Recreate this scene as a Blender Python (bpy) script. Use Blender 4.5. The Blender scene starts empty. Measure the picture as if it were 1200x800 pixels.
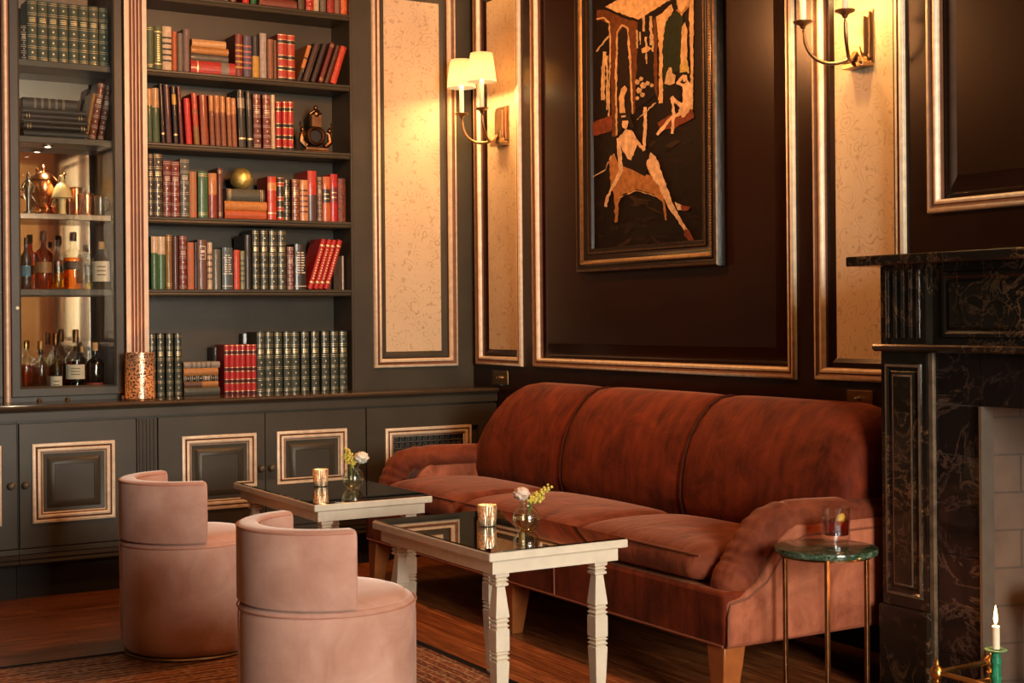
import bpy, bmesh, math, random
from mathutils import Vector, Matrix
random.seed(7)
scene = bpy.context.scene
COL = scene.collection
PI = math.pi

# ------------------------------------------------------------------ camera maths (1200x800 frame)
F, YAW, ROLL, CYPX, EYE = 1653.379, -0.537232, -0.0087066, 373.617, 1.2
_fw = Vector((math.sin(-YAW), math.cos(YAW), 0))
_rt = Vector((math.cos(YAW), math.sin(YAW), 0))
_up = Vector((0, 0, 1))
RT = _rt * math.cos(ROLL) + _up * math.sin(ROLL)
UP = _up * math.cos(ROLL) - _rt * math.sin(ROLL)
FW = _fw
CAM = Vector((0, 0, EYE))
def at(px, py, axis, val):
    d = RT * ((px - 600) / F) + UP * ((CYPX - py) / F) + FW
    return CAM + d * ((val - CAM[axis]) / d[axis])

# ------------------------------------------------------------------ materials
def lin(c):
    c = c / 255.0
    return c / 12.92 if c <= 0.04045 else ((c + 0.055) / 1.055) ** 2.4
def rgb(r, g, b): return (lin(r), lin(g), lin(b), 1)

class NT:
    def __init__(s, name):
        s.m = bpy.data.materials.new(name); s.m.use_nodes = True
        s.t = s.m.node_tree; s.t.nodes.clear()
        s.out = s.n('ShaderNodeOutputMaterial')
    def n(s, typ, **kw):
        nd = s.t.nodes.new(typ)
        for k, v in kw.items():
            if k.startswith('i_'):
                nd.inputs[k[2:].replace('_', ' ')].default_value = v
            else: setattr(nd, k, v)
        return nd
    def l(s, a, b): s.t.links.new(a, b)
    def coords(s, scale=(1, 1, 1), rot=(0, 0, 0)):
        tc = s.n('ShaderNodeTexCoord'); mp = s.n('ShaderNodeMapping')
        mp.inputs['Scale'].default_value = scale; mp.inputs['Rotation'].default_value = rot
        s.l(tc.outputs['Object'], mp.inputs['Vector']); return mp.outputs['Vector']
    def noise(s, vec, scale=5, detail=4, rough=.55, dist=0):
        nd = s.n('ShaderNodeTexNoise'); nd.inputs['Scale'].default_value = scale
        nd.inputs['Detail'].default_value = detail; nd.inputs['Roughness'].default_value = rough
        nd.inputs['Distortion'].default_value = dist
        s.l(vec, nd.inputs['Vector']); return nd.outputs['Fac']
    def ramp(s, fac, stops, interp='LINEAR'):
        r = s.n('ShaderNodeValToRGB'); cr = r.color_ramp; cr.interpolation = interp
        while len(cr.elements) < len(stops): cr.elements.new(.5)
        for e, (p, c) in zip(cr.elements, stops): e.position = p; e.color = c
        s.l(fac, r.inputs['Fac']); return r.outputs['Color']
    def bsdf(s, **kw):
        b = s.n('ShaderNodeBsdfPrincipled')
        for k, v in kw.items(): b.inputs[k.replace('_', ' ')].default_value = v
        s.l(b.outputs[0], s.out.inputs['Surface']); return b
    def bump(s, b, h, strength=.3, dist=.005):
        bp = s.n('ShaderNodeBump'); bp.inputs['Strength'].default_value = strength
        bp.inputs['Distance'].default_value = dist
        s.l(h, bp.inputs['Height']); s.l(bp.outputs[0], b.inputs['Normal'])
def mixc(s, fac, a, b):
    m = s.n('ShaderNodeMix', data_type='RGBA')
    if isinstance(fac, float): m.inputs[0].default_value = fac
    else: s.l(fac, m.inputs[0])
    for i, v in ((6, a), (7, b)):
        if isinstance(v, tuple): m.inputs[i].default_value = v
        else: s.l(v, m.inputs[i])
    return m.outputs[2]

_simple = {}
def plain(name, col, rough=.5, metal=0, var=.12, scale=14, bump=.0, coat=0, spec=.5):
    key = name
    if key in _simple: return _simple[key]
    s = NT(name); v = s.coords(); f = s.noise(v, scale, 5)
    c0 = tuple(max(0, x * (1 - var)) for x in col[:3]) + (1,); c1 = tuple(min(1, x * (1 + var)) for x in col[:3]) + (1,)
    b = s.bsdf(Roughness=rough, Metallic=metal)
    b.inputs['Specular IOR Level'].default_value = spec
    b.inputs['Coat Weight'].default_value = coat
    s.l(s.ramp(f, [(.3, c0), (.7, c1)]), b.inputs['Base Color'])
    if bump: s.bump(b, s.noise(v, scale * 6, 4), bump, .002)
    _simple[key] = s.m; return s.m

PAINT = plain('dark_olive_paint', (.053, .044, .029, 1), .42, 0, .18, 5, .08, 0, .35)
PAINT2 = plain('black_brown_paint', (.017, .0048, .0014, 1), .27, 0, .18, 4, .04, 0, .32)
GROOVE = plain('dark_groove_paint', (.012, .010, .008, 1), .6)
GILT = plain('antique_gilt_paint', (.76, .60, .42, 1), .40, .08, .16, 30, .1)
GILT_D = plain('brown_gilt_groove', (.16, .06, .025, 1), .5, .1, .2, 30)
CREAM = plain('cream_chalk_paint', (.70, .62, .49, 1), .5, 0, .06, 20, .06)
BRASS = plain('aged_brass', (.62, .38, .13, 1), .28, 1, .15, 25)
BRONZE = plain('dark_bronze', (.22, .11, .05, 1), .35, 1, .3, 25)
NICKEL = plain('antique_brass_nickel', (.34, .21, .11, 1), .32, 1, .1, 25)
STEEL = plain('brushed_steel', (.45, .42, .38, 1), .3, 1, .1, 25)
BLACK = plain('soot_black', (.008, .007, .006, 1), .7)
CANDLE = plain('ivory_candle_sleeve', (.85, .74, .55, 1), .5, 0, .03)
LEGWOOD = plain('orange_brown_wood', (.34, .105, .028, 1), .3, 0, .25, 12)
PAGES = plain('aged_paper', (.62, .48, .30, 1), .8, 0, .15, 60)
PLASTER = plain('warm_plaster', (.13, .09, .06, 1), .8, 0, .05, 3)
GREENGLAZE = plain('green_glaze', (.02, .22, .11, 1), .15, 0, .5, 40)
IVORY = plain('ivory_porcelain', (.80, .62, .30, 1), .35, 0, .1, 20)
COPPER = plain('copper', (.72, .26, .11, 1), .22, 1, .15, 20)
SILVER = plain('tarnished_silver', (.55, .50, .43, 1), .25, 1, .3, 20)
MIRROR = plain('foxed_mirror', (.80, .76, .70, 1), .03, 1, .04, 8)
LABELW = plain('cream_label_paper', (.72, .64, .50, 1), .7, 0, .1, 40)
LABELB = plain('blue_label_paper', (.06, .22, .36, 1), .7)
CORK = plain('cork', (.56, .33, .15, 1), .8, 0, .25, 60)
FOIL = plain('dark_foil', (.05, .025, .02, 1), .35, .4)
GOLDF = plain('gold_leaf', (.85, .58, .16, 1), .22, 1, .2, 30, .3)

def velvet(name, dark, light, sheen, streak=(60, 60, 3), bumps=.0, rough=.75):
    s = NT(name); v = s.coords(); f = s.noise(v, 7, 6, .62, .6)
    v2 = s.coords(streak); f2 = s.noise(v2, 1, 3)
    fm = s.n('ShaderNodeMath', operation='MULTIPLY_ADD'); s.l(f2, fm.inputs[0]); fm.inputs[1].default_value = .35
    fm2 = s.n('ShaderNodeMath', operation='MULTIPLY'); s.l(f, fm2.inputs[0]); fm2.inputs[1].default_value = .75
    s.l(fm2.outputs[0], fm.inputs[2])
    b = s.bsdf(Roughness=rough)
    b.inputs['Specular IOR Level'].default_value = .15
    b.inputs['Sheen Weight'].default_value = sheen[0]; b.inputs['Sheen Roughness'].default_value = .35
    b.inputs['Sheen Tint'].default_value = sheen[1]
    s.l(s.ramp(fm.outputs[0], [(.36, dark), (.70, light)]), b.inputs['Base Color'])
    if bumps: s.bump(b, fm.outputs[0], bumps, .012)
    return s.m
SOFA = velvet('rust_velvet_shaded', (.042, .0045, .0014, 1), (.205, .031, .008, 1), (.25, (1, .4, .2, 1)), (6, 30, 5), .7)  # one velvet in three tones; this dark copy carries the shade of back and base
SOFA_S = velvet('rust_velvet_half_lit', (.075, .0135, .0055, 1), (.25, .062, .028, 1), (.30, (1, .5, .32, 1)), (5, 34, 9), .8)  # same velvet, middle tone between the shaded back and the lit sides
SOFA_LIT = velvet('rust_velvet_lit', (.15, .036, .015, 1), (.48, .16, .085, 1), (.4, (1, .65, .5, 1)), (14, 14, 3), .3)  # same velvet, lighter copy with window light put into its colour
PIPE2 = plain('rust_piping', (.20, .055, .025, 1), .7)
PIPE = plain('groove_shade_piping', (.06, .014, .006, 1), .8, 0, .2, 20, 0, 0, .1)  # rust piping darkened to stand for the shade in the back seams
POUFM = velvet('dusty_pink_velvet', (.44, .222, .162, 1), (.61, .36, .285, 1), (.8, (1, .86, .78, 1)), (5, 5, 5), .08)
POUFP = plain('pink_piping', (.50, .23, .16, 1), .7)

def wood_floor(name, along):
    s = NT(name)
    rot = (0, 0, 0) if along == 'x' else (0, 0, PI / 2)
    v = s.coords((1, 1, 1), rot)
    br = s.n('ShaderNodeTexBrick'); s.l(v, br.inputs['Vector'])
    br.inputs['Scale'].default_value = 1; br.inputs['Brick Width'].default_value = 1.3; br.inputs['Row Height'].default_value = .085
    br.inputs['Mortar Size'].default_value = .0025; br.inputs['Bias'].default_value = .1
    br.inputs['Color1'].default_value = (.5, .5, .5, 1); br.inputs['Color2'].default_value = (1, 1, 1, 1); br.inputs['Mortar'].default_value = (.12, .12, .12, 1)
    g = s.noise(s.coords((3, 60, 3) if along == 'x' else (60, 3, 3)), 1.2, 6, .6, .8)
    k_ = .6 if along == 'x' else 1.1  # across boards darker, sofa-side boards brighter: uneven lamplight put into the wood colour
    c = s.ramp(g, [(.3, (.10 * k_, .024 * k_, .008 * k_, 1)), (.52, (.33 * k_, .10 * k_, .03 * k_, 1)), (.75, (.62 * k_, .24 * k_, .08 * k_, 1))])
    m = s.n('ShaderNodeMix', data_type='RGBA', blend_type='MULTIPLY'); m.inputs[0].default_value = .7
    s.l(c, m.inputs[6]); s.l(br.outputs['Color'], m.inputs[7])
    b = s.bsdf(Roughness=.34); s.l(m.outputs[2], b.inputs['Base Color'])
    s.bump(b, br.outputs['Fac'], -.25, .003)
    return s.m
FLOORX, FLOORY = wood_floor('worn_floorboards_across_shaded', 'x'), wood_floor('worn_floorboards_along_lit', 'y')

def rug_mat():
    s = NT('woven_persian_rug'); tc = s.n('ShaderNodeTexCoord'); sp = s.n('ShaderNodeSeparateXYZ')
    s.l(tc.outputs['Object'], sp.inputs[0])
    def math_(op, a, b=None):
        m = s.n('ShaderNodeMath', operation=op)
        for i, v in enumerate((a, b)):
            if v is None: continue
            if isinstance(v, (int, float)): m.inputs[i].default_value = v
            else: s.l(v, m.inputs[i])
        return m.outputs[0]
    # distance inwards from the two finished edges, and distance along them
    d = math_('MULTIPLY', math_('MAXIMUM', sp.outputs[0], sp.outputs[1]), -1)
    along = math_('MINIMUM', sp.outputs[0], sp.outputs[1])
    st = math_('FRACT', math_('MULTIPLY', d, 9.5))
    stripe = s.ramp(st, [(0, (.20, .055, .03, 1)), (.20, (.50, .35, .20, 1)), (.26, (.15, .05, .03, 1)), (.50, (.06, .042, .04, 1)), (.56, (.46, .31, .17, 1)), (.62, (.26, .085, .045, 1)), (.86, (.44, .29, .16, 1)), (.92, (.11, .045, .03, 1))], 'CONSTANT')
    # woven flecks: cells on a fine grid along the bands
    cv = s.n('ShaderNodeCombineXYZ'); s.l(math_('MULTIPLY', d, 120), cv.inputs[0]); s.l(math_('MULTIPLY', along, 62), cv.inputs[1])
    wn = s.n('ShaderNodeTexWhiteNoise', noise_dimensions='2D')
    fl = s.n('ShaderNodeVectorMath', operation='FLOOR'); s.l(cv.outputs[0], fl.inputs[0]); s.l(fl.outputs[0], wn.inputs['Vector'])
    fleck = s.ramp(wn.outputs['Value'], [(0, (.05, .03, .028, 1)), (.22, (.28, .10, .05, 1)), (.50, (.18, .055, .03, 1)), (.70, (.52, .38, .23, 1)), (.88, (.36, .20, .10, 1))], 'CONSTANT')
    c = mixc(s, .34, stripe, fleck)
    edge = s.ramp(d, [(0, (1, 1, 1, 1)), (.034, (0, 0, 0, 1))], 'CONSTANT')
    c = mixc(s, edge, c, (.016, .014, .015, 1))
    b = s.bsdf(Roughness=.95); b.inputs['Specular IOR Level'].default_value = .1
    s.l(c, b.inputs['Base Color']); s.bump(b, wn.outputs['Value'], .4, .003)
    return s.m
RUG = rug_mat()

def wallpaper():
    s = NT('cream_scroll_wallpaper'); v = s.coords()
    n = s.n('ShaderNodeTexNoise'); n.inputs['Scale'].default_value = 7; n.inputs['Detail'].default_value = 2; s.l(v, n.inputs['Vector'])
    w = s.n('ShaderNodeVectorMath', operation='MULTIPLY_ADD'); s.l(n.outputs['Color'], w.inputs[0]); w.inputs[1].default_value = (.09, .09, .09); s.l(v, w.inputs[2])
    vo = s.n('ShaderNodeTexVoronoi'); vo.inputs['Scale'].default_value = 15; s.l(w.outputs[0], vo.inputs['Vector'])
    sn = s.n('ShaderNodeMath', operation='MULTIPLY'); s.l(vo.outputs['Distance'], sn.inputs[0]); sn.inputs[1].default_value = 26
    si = s.n('ShaderNodeMath', operation='SINE'); s.l(sn.outputs[0], si.inputs[0])
    line = s.ramp(si.outputs[0], [(.86, (0, 0, 0, 1)), (.97, (1, 1, 1, 1))])
    blot = s.ramp(s.noise(v, 30, 2), [(.60, (0, 0, 0, 1)), (.68, (1, 1, 1, 1))])
    gate = s.ramp(s.noise(v, 16, 2), [(.45, (.15, .15, .15, 1)), (.58, (1, 1, 1, 1))])
    mx = s.n('ShaderNodeMix', data_type='RGBA', blend_type='MULTIPLY'); mx.inputs[0].default_value = 1; s.l(line, mx.inputs[6]); s.l(gate, mx.inputs[7])
    ad = s.n('ShaderNodeMix', data_type='RGBA', blend_type='LIGHTEN'); ad.inputs[0].default_value = .8; s.l(mx.outputs[2], ad.inputs[6]); s.l(blot, ad.inputs[7])
    base = s.ramp(s.noise(v, 3, 3), [(.3, (.60, .45, .28, 1)), (.7, (.68, .52, .34, 1))])
    f = s.n('ShaderNodeMath', operation='MULTIPLY'); s.l(ad.outputs[2], f.inputs[0]); f.inputs[1].default_value = .5
    c = mixc(s, f.outputs[0], base, (.24, .12, .05, 1))
    b = s.bsdf(Roughness=.6); s.l(c, b.inputs['Base Color']); return s.m
WALLP = wallpaper()

def marble(name, base, vein, vein2, scale=5, rough=.12, lo=.66):
    s = NT(name); v = s.coords(); n = s.noise(v, scale, 8, .65, 1.8); n2 = s.noise(v, scale * .45, 5, .6, .6)
    r = s.n('ShaderNodeMath', operation='ABSOLUTE'); sb = s.n('ShaderNodeMath', operation='SUBTRACT'); s.l(n, sb.inputs[0]); sb.inputs[1].default_value = .5
    s.l(sb.outputs[0], r.inputs[0])
    veinm = s.ramp(r.outputs[0], [(.0, (1, 1, 1, 1)), (.012, (.4, .4, .4, 1)), (.034, (0, 0, 0, 1))])
    gate = s.ramp(n2, [(.44, (0, 0, 0, 1)), (lo, (1, 1, 1, 1))])
    g = s.n('ShaderNodeMix', data_type='RGBA', blend_type='MULTIPLY'); g.inputs[0].default_value = 1; s.l(veinm, g.inputs[6]); s.l(gate, g.inputs[7])
    vc = mixc(s, s.noise(v, scale * 3, 3), vein, vein2)
    patch = s.ramp(n, [(.35, base), (.6, tuple(x * 1.6 for x in base[:3]) + (1,)), (.75, base)])
    c = mixc(s, g.outputs[2], patch, vc)
    b = s.bsdf(Roughness=rough); s.l(c, b.inputs['Base Color']); return s.m
MARBLE = marble('black_gold_marble', (.010, .008, .006, 1), (.34, .15, .06, 1), (.16, .12, .07, 1), 9, .16, .70)
TILE = marble('black_marble_tile', (.008, .006, .006, 1), (.40, .28, .22, 1), (.12, .06, .05, 1), 4, .10, .8)
GREENM = marble('green_marble', (.016, .036, .020, 1), (.30, .38, .28, 1), (.12, .18, .12, 1), 30, .10, .55)

def brick_mat():
    s = NT('painted_fire_brick'); v = s.coords((1, 1, 1), (PI / 2, 0, 0))
    br = s.n('ShaderNodeTexBrick'); s.l(v, br.inputs['Vector']); br.inputs['Scale'].default_value = 1
    br.inputs['Brick Width'].default_value = .22; br.inputs['Row Height'].default_value = .112; br.inputs['Mortar Size'].default_value = .0035
    br.inputs['Color1'].default_value = (.120, .074, .048, 1); br.inputs['Color2'].default_value = (.098, .062, .042, 1); br.inputs['Mortar'].default_value = (.062, .042, .030, 1)
    b = s.bsdf(Roughness=.85); m = s.n('ShaderNodeMix', data_type='RGBA', blend_type='MULTIPLY'); m.inputs[0].default_value = .6
    s.l(br.outputs['Color'], m.inputs[6]); s.l(s.ramp(s.noise(s.coords(), 9, 5), [(.3, (.45, .45, .45, 1)), (.7, (1, 1, 1, 1))]), m.inputs[7])
    s.l(m.outputs[2], b.inputs['Base Color']); s.bump(b, br.outputs['Fac'], -.6, .006); return s.m
BRICK = brick_mat()

def thin_glass(name, tint=(1, 1, 1, 1), gloss=.9, rough=.02, ior=1.45):
    s = NT(name); tr = s.n('ShaderNodeBsdfTransparent'); tr.inputs[0].default_value = tint
    gl = s.n('ShaderNodeBsdfGlossy'); gl.inputs['Roughness'].default_value = rough; gl.inputs[0].default_value = (gloss, gloss, gloss, 1)
    f0 = ((ior - 1) / (ior + 1)) ** 2
    lw = s.n('ShaderNodeLayerWeight'); lw.inputs[0].default_value = .5
    pw = s.n('ShaderNodeMath', operation='POWER'); s.l(lw.outputs['Facing'], pw.inputs[0]); pw.inputs[1].default_value = 3.2
    fr = s.n('ShaderNodeMath', operation='MULTIPLY_ADD'); s.l(pw.outputs[0], fr.inputs[0]); fr.inputs[1].default_value = .8 - f0; fr.inputs[2].default_value = f0
    mx = s.n('ShaderNodeMixShader'); s.l(fr.outputs[0], mx.inputs[0]); s.l(tr.outputs[0], mx.inputs[1]); s.l(gl.outputs[0], mx.inputs[2])
    s.l(mx.outputs[0], s.out.inputs['Surface']); return s.m
PANE = thin_glass('clear_pane_glass', (.95, .97, .95, 1))
CLEAR = thin_glass('clear_bottle_glass', (.95, .96, .93, 1), 1, .03, 1.5)
def liquid(name, tint, ior=1.7): return thin_glass(name, tint, .8, .05, ior)
AMBER = liquid('amber_spirit', (.86, .42, .10, 1), 1.35); DKAMBER = liquid('dark_amber_glass', (.62, .17, .04, 1), 1.4)
REDLIQ = liquid('red_spirit', (.70, .12, .05, 1), 1.35); YELLIQ = liquid('pale_yellow_spirit', (.95, .80, .25, 1), 1.35)
GREENGL = liquid('olive_green_glass', (.62, .62, .22, 1), 1.4); DKGL = liquid('dark_bottle_glass', (.26, .18, .10, 1))
WATER = liquid('vase_water', (.95, .96, .86, 1), 1.15)

def blackglass():
    s = NT('black_mirror_glass'); b = s.bsdf(Roughness=.015, Metallic=1)
    f = s.noise(s.coords(), 40, 3); s.l(s.ramp(f, [(.3, (.42, .37, .30, 1)), (.7, (.46, .41, .33, 1))]), b.inputs['Base Color']); return s.m
BLKMIR = blackglass()

def mercury(name, c0, c1, glow, sc=130, lo=.35, hi=.6):
    s = NT(name); v = s.coords(); f = s.noise(v, sc, 3, .75)
    b = s.bsdf(Roughness=.22, Metallic=.6)
    s.l(s.ramp(f, [(lo, c0), (hi, c1)]), b.inputs['Base Color'])
    s.bump(b, f, .5, .002)
    if glow:
        tr = s.n('ShaderNodeBsdfTranslucent'); s.l(s.ramp(f, [(lo, tuple(x * .25 for x in c0[:3]) + (1,)), (hi, (1, .66, .30, 1))]), tr.inputs[0])
        mx = s.n('ShaderNodeMixShader'); mx.inputs[0].default_value = glow
        s.l(b.outputs[0], mx.inputs[1]); s.l(tr.outputs[0], mx.inputs[2]); s.l(mx.outputs[0], s.out.inputs['Surface'])
    return s.m
MERC = mercury('copper_mercury_glass', (.030, .010, .004, 1), (.95, .62, .40, 1), .22, 110, .42, .52)
MERCS = mercury('ribbed_silver_glass', (.55, .40, .24, 1), (.95, .86, .68, 1), .35)

def emit(name, col, strength, mixd=None):
    s = NT(name); e = s.n('ShaderNodeEmission'); e.inputs[0].default_value = col; e.inputs[1].default_value = strength
    if mixd:
        d = s.n('ShaderNodeBsdfTranslucent'); d.inputs[0].default_value = mixd
        a = s.n('ShaderNodeAddShader'); s.l(e.outputs[0], a.inputs[0]); s.l(d.outputs[0], a.inputs[1]); s.l(a.outputs[0], s.out.inputs['Surface'])
    else: s.l(e.outputs[0], s.out.inputs['Surface'])
    return s.m
SHADE = emit('glowing_silk_shade', (1, .72, .34, 1), .16, (.36, .27, .15, 1))
BULB = emit('lit_bulb', (1, .70, .34, 1), 8)
FLAME = emit('candle_flame', (1, .62, .22, 1), 5)
SPOTL = emit('lit_downlight', (1, .85, .6, 1), 6)

# ------------------------------------------------------------------ mesh builder
class MB:
    def __init__(s): s.v = []; s.f = []; s.m = []
    def add(s, vs, fs, m=0, M=None):
        o = len(s.v)
        s.v += [tuple(M @ Vector(p)) if M else tuple(p) for p in vs]
        for i, f in enumerate(fs):
            s.f.append([o + k for k in f]); s.m.append(m[i] if isinstance(m, (list, tuple)) else m)
        return s
    def box(s, x0, x1, y0, y1, z0, z1, m=0, M=None):
        vs = [(x, y, z) for x in (x0, x1) for y in (y0, y1) for z in (z0, z1)]
        return s.add(vs, [(0, 1, 3, 2), (4, 6, 7, 5), (0, 4, 5, 1), (2, 3, 7, 6), (0, 2, 6, 4), (1, 5, 7, 3)], m, M)
    def rings(s, loops, m=0, closed=True, caps=(True, True), M=None):
        n = len(loops[0]); vs = [p for lp in loops for p in lp]; fs = []; ms = []
        for k in range(len(loops) - 1):
            for i in range(n if closed else n - 1):
                j = (i + 1) % n
                fs.append((k * n + i, k * n + j, (k + 1) * n + j, (k + 1) * n + i)); ms.append(m[k] if isinstance(m, (list, tuple)) else m)
        mm = (lambda k: m[k] if isinstance(m, (list, tuple)) else m)
        if closed and caps[0]: fs.append(tuple(range(n))[::-1]); ms.append(mm(0))
        if closed and caps[1]: fs.append(tuple((len(loops) - 1) * n + i for i in range(n))); ms.append(mm(-1))
        return s.add(vs, fs, ms, M)
    def lathe(s, prof, c=(0, 0, 0), seg=24, m=0, caps=(True, True), rot=0, M=None, arc=None):
        loops = []
        for r, z in prof:
            loops.append([(c[0] + r * math.cos(rot + 2 * PI * i / seg), c[1] + r * math.sin(rot + 2 * PI * i / seg), c[2] + z) for i in range(seg)])
        return s.rings(loops, m, True, caps, M)
    def square(s, prof, c, m=0):
        loops = [[(c[0] + a * h, c[1] + b * h, c[2] + z) for a, b in ((-1, -1), (1, -1), (1, 1), (-1, 1))] for h, z in prof]
        return s.rings(loops, m)
    def tube(s, pts, r, seg=10, m=0, ell=None, caps=(True, True)):
        pts = [Vector(p) for p in pts]; loops = []
        up = Vector((0, 0, 1))
        for i, p in enumerate(pts):
            t = (pts[min(i + 1, len(pts) - 1)] - pts[max(i - 1, 0)]).normalized()
            a = t.cross(up)
            if a.length < 1e-3: a = t.cross(Vector((0, 1, 0)))
            a.normalize(); b = a.cross(t).normalized()
            if i and a.dot(pa) < 0: a = -a; b = -b
            pa = a
            rr = r[i] if isinstance(r, (list, tuple)) else r
            e = ell if ell else 1
            loops.append([tuple(p + a * (rr * e * math.cos(2 * PI * k / seg)) + b * (rr * math.sin(2 * PI * k / seg))) for k in range(seg)])
        return s.rings(loops, m, True, caps)
    def prism(s, poly, axis, a0, a1, m=0):
        def mk(p, a):
            q = list(p); q.insert(axis, a); return tuple(q)
        return s.rings([[mk(p, a0) for p in poly], [mk(p, a1) for p in poly]], m)
    def sphere(s, c, r, seg=16, rg=10, m=0, sq=(1, 1, 1)):
        loops = []
        for k in range(rg + 1):
            t = PI * k / rg; rr = max(r * math.sin(t), r * .01)
            loops.append([(c[0] + sq[0] * rr * math.cos(2 * PI * i / seg), c[1] + sq[1] * rr * math.sin(2 * PI * i / seg), c[2] - sq[2] * r * math.cos(t)) for i in range(seg)])
        return s.rings(loops, m)
    def frame(s, O, U, V, N, u0, u1, v0, v1, prof, mats, fill=None):
        O, U, V, N = map(Vector, (O, U, V, N)); loops = []
        for i, h in prof:
            loops.append([tuple(O + U * a + V * b + N * h) for a, b in ((u0 + i, v0 + i), (u1 - i, v0 + i), (u1 - i, v1 - i), (u0 + i, v1 - i))])
        s.rings(loops, mats, True, (False, False))
        if fill is not None:
            s.add(loops[-1], [(0, 1, 2, 3)], fill)
        return s
    def build(s, name, mats, parent=None, smooth=40, bevel=0, origin=None, sub=0, recalc=True, bseg=2):
        me = bpy.data.meshes.new(name)
        vs = s.v
        if origin is not None:
            o = Vector(origin); vs = [tuple(Vector(p) - o) for p in vs]
        me.from_pydata(vs, [], s.f)
        if not isinstance(mats, (list, tuple)): mats = [mats]
        for m in mats: me.materials.append(m)
        me.polygons.foreach_set('material_index', [min(i, len(mats) - 1) for i in s.m])
        if recalc:
            bm = bmesh.new(); bm.from_mesh(me); bmesh.ops.recalc_face_normals(bm, faces=bm.faces); bm.to_mesh(me); bm.free()
        if smooth:
            me.polygons.foreach_set('use_smooth', [True] * len(me.polygons))
            me.set_sharp_from_angle(angle=math.radians(smooth))
        me.update()
        ob = bpy.data.objects.new(name, me); COL.objects.link(ob)
        if origin is not None: ob.location = origin
        if parent is not None: ob.parent = parent; 
        if parent is not None and origin is None: pass
        if bevel:
            md = ob.modifiers.new('edge', 'BEVEL'); md.width = bevel; md.segments = bseg; md.limit_method = 'ANGLE'; md.angle_limit = math.radians(40)
        if sub:
            md = ob.modifiers.new('smooth', 'SUBSURF'); md.levels = sub; md.render_levels = sub
        return ob

def tag(o, label, cat, group=None, kind=None):
    o['label'] = label; o['category'] = cat
    if group: o['group'] = group
    if kind: o['kind'] = kind
    return o
def thing(name, label, cat, loc=(0, 0, 0), group=None, rz=0):
    o = bpy.data.objects.new(name, None); COL.objects.link(o); o.location = loc; o.rotation_euler = (0, 0, rz)
    o.empty_display_size = .05
    return tag(o, label, cat, group)
def struct(o, label, cat): return tag(o, label, cat, None, 'structure')
def P(mb, name, mats, t, **kw):
    """part built in world coordinates under thing t (t at loc, no rotation)"""
    o = mb.build(name, mats, t, **kw)
    base = Vector((0, 0, 0)); q = t
    while q is not None: base += Vector(q.location); q = q.parent
    if o.location.length == 0 and base.length > 0:
        me = o.data
        me.transform(Matrix.Translation(-base))
    return o
def arcp(c, r, a0, a1, n): return [(c[0] + r * math.cos(a0 + (a1 - a0) * i / n), c[1] + r * math.sin(a0 + (a1 - a0) * i / n)) for i in range(n + 1)]
# ================================================================== SETTING
XR, YU, YB, YC = 3.678, 6.58, 6.334, 6.31     # right wall face, bookcase face, base cabinet face, worktop edge
XL, YF, ZC, YBK = -2.3, -2.5, 3.25, 6.83
ZT = .845                                       # worktop
# floor: boards across the room, turning along the sofa wall
mb = MB(); mb.box(XL - .1, 2.37, YF - .1, 7.0, -.06, 0, 0)
fl = mb.build('floor', [FLOORX, FLOORY], smooth=0)
mb = MB(); mb.box(2.37, XR + .12, YF - .1, 7.0, -.06, 0, 0)
fl2 = mb.build('floor_boards_beside_sofa', [FLOORY], fl, smooth=0)
struct(fl, 'dark reddish worn floorboards of the bar', 'floor')
mb = MB(); mb.box(XL - .1, XR + .12, YF - .1, 7.0, ZC, ZC + .08); struct(mb.build('ceiling', PLASTER, smooth=0), 'plain warm ceiling above the picture', 'ceiling')

def wall_with_holes(name, O, U, V, N, u0, u1, v0, v1, holes, mat, th=.06):
    """strips around rectangular holes, the face at N*0 and the body behind it"""
    us = sorted({u0, u1} | {h[0] for h in holes} | {h[1] for h in holes}); mb = MB()
    O, U, V, N = map(Vector, (O, U, V, N))
    def blk(a, b, c, d):
        vs = [tuple(O + U * x + V * z + N * y) for x in (a, b) for y in (-th, 0) for z in (c, d)]
        mb.add(vs, [(0, 1, 3, 2), (4, 6, 7, 5), (0, 4, 5, 1), (2, 3, 7, 6), (0, 2, 6, 4), (1, 5, 7, 3)])
    for a, b in zip(us[:-1], us[1:]):
        m = (a + b) / 2; hs = sorted([h for h in holes if h[0] < m < h[1]], key=lambda h: h[2]); z = v0
        for h in hs:
            if h[2] > z + 1e-4: blk(a, b, z, h[2])
            z = h[3]
        if z < v1 - 1e-4: blk(a, b, z, v1)
    vs = [tuple(O + U * x + V * z + N * y) for x in (u0, u1) for y in (-th - .06, -th) for z in (v0, v1)]
    if th < .2: mb.add(vs, [(0, 1, 3, 2), (4, 6, 7, 5), (0, 4, 5, 1), (2, 3, 7, 6), (0, 2, 6, 4), (1, 5, 7, 3)])
    return mb.build(name, mat, smooth=0)

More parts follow.
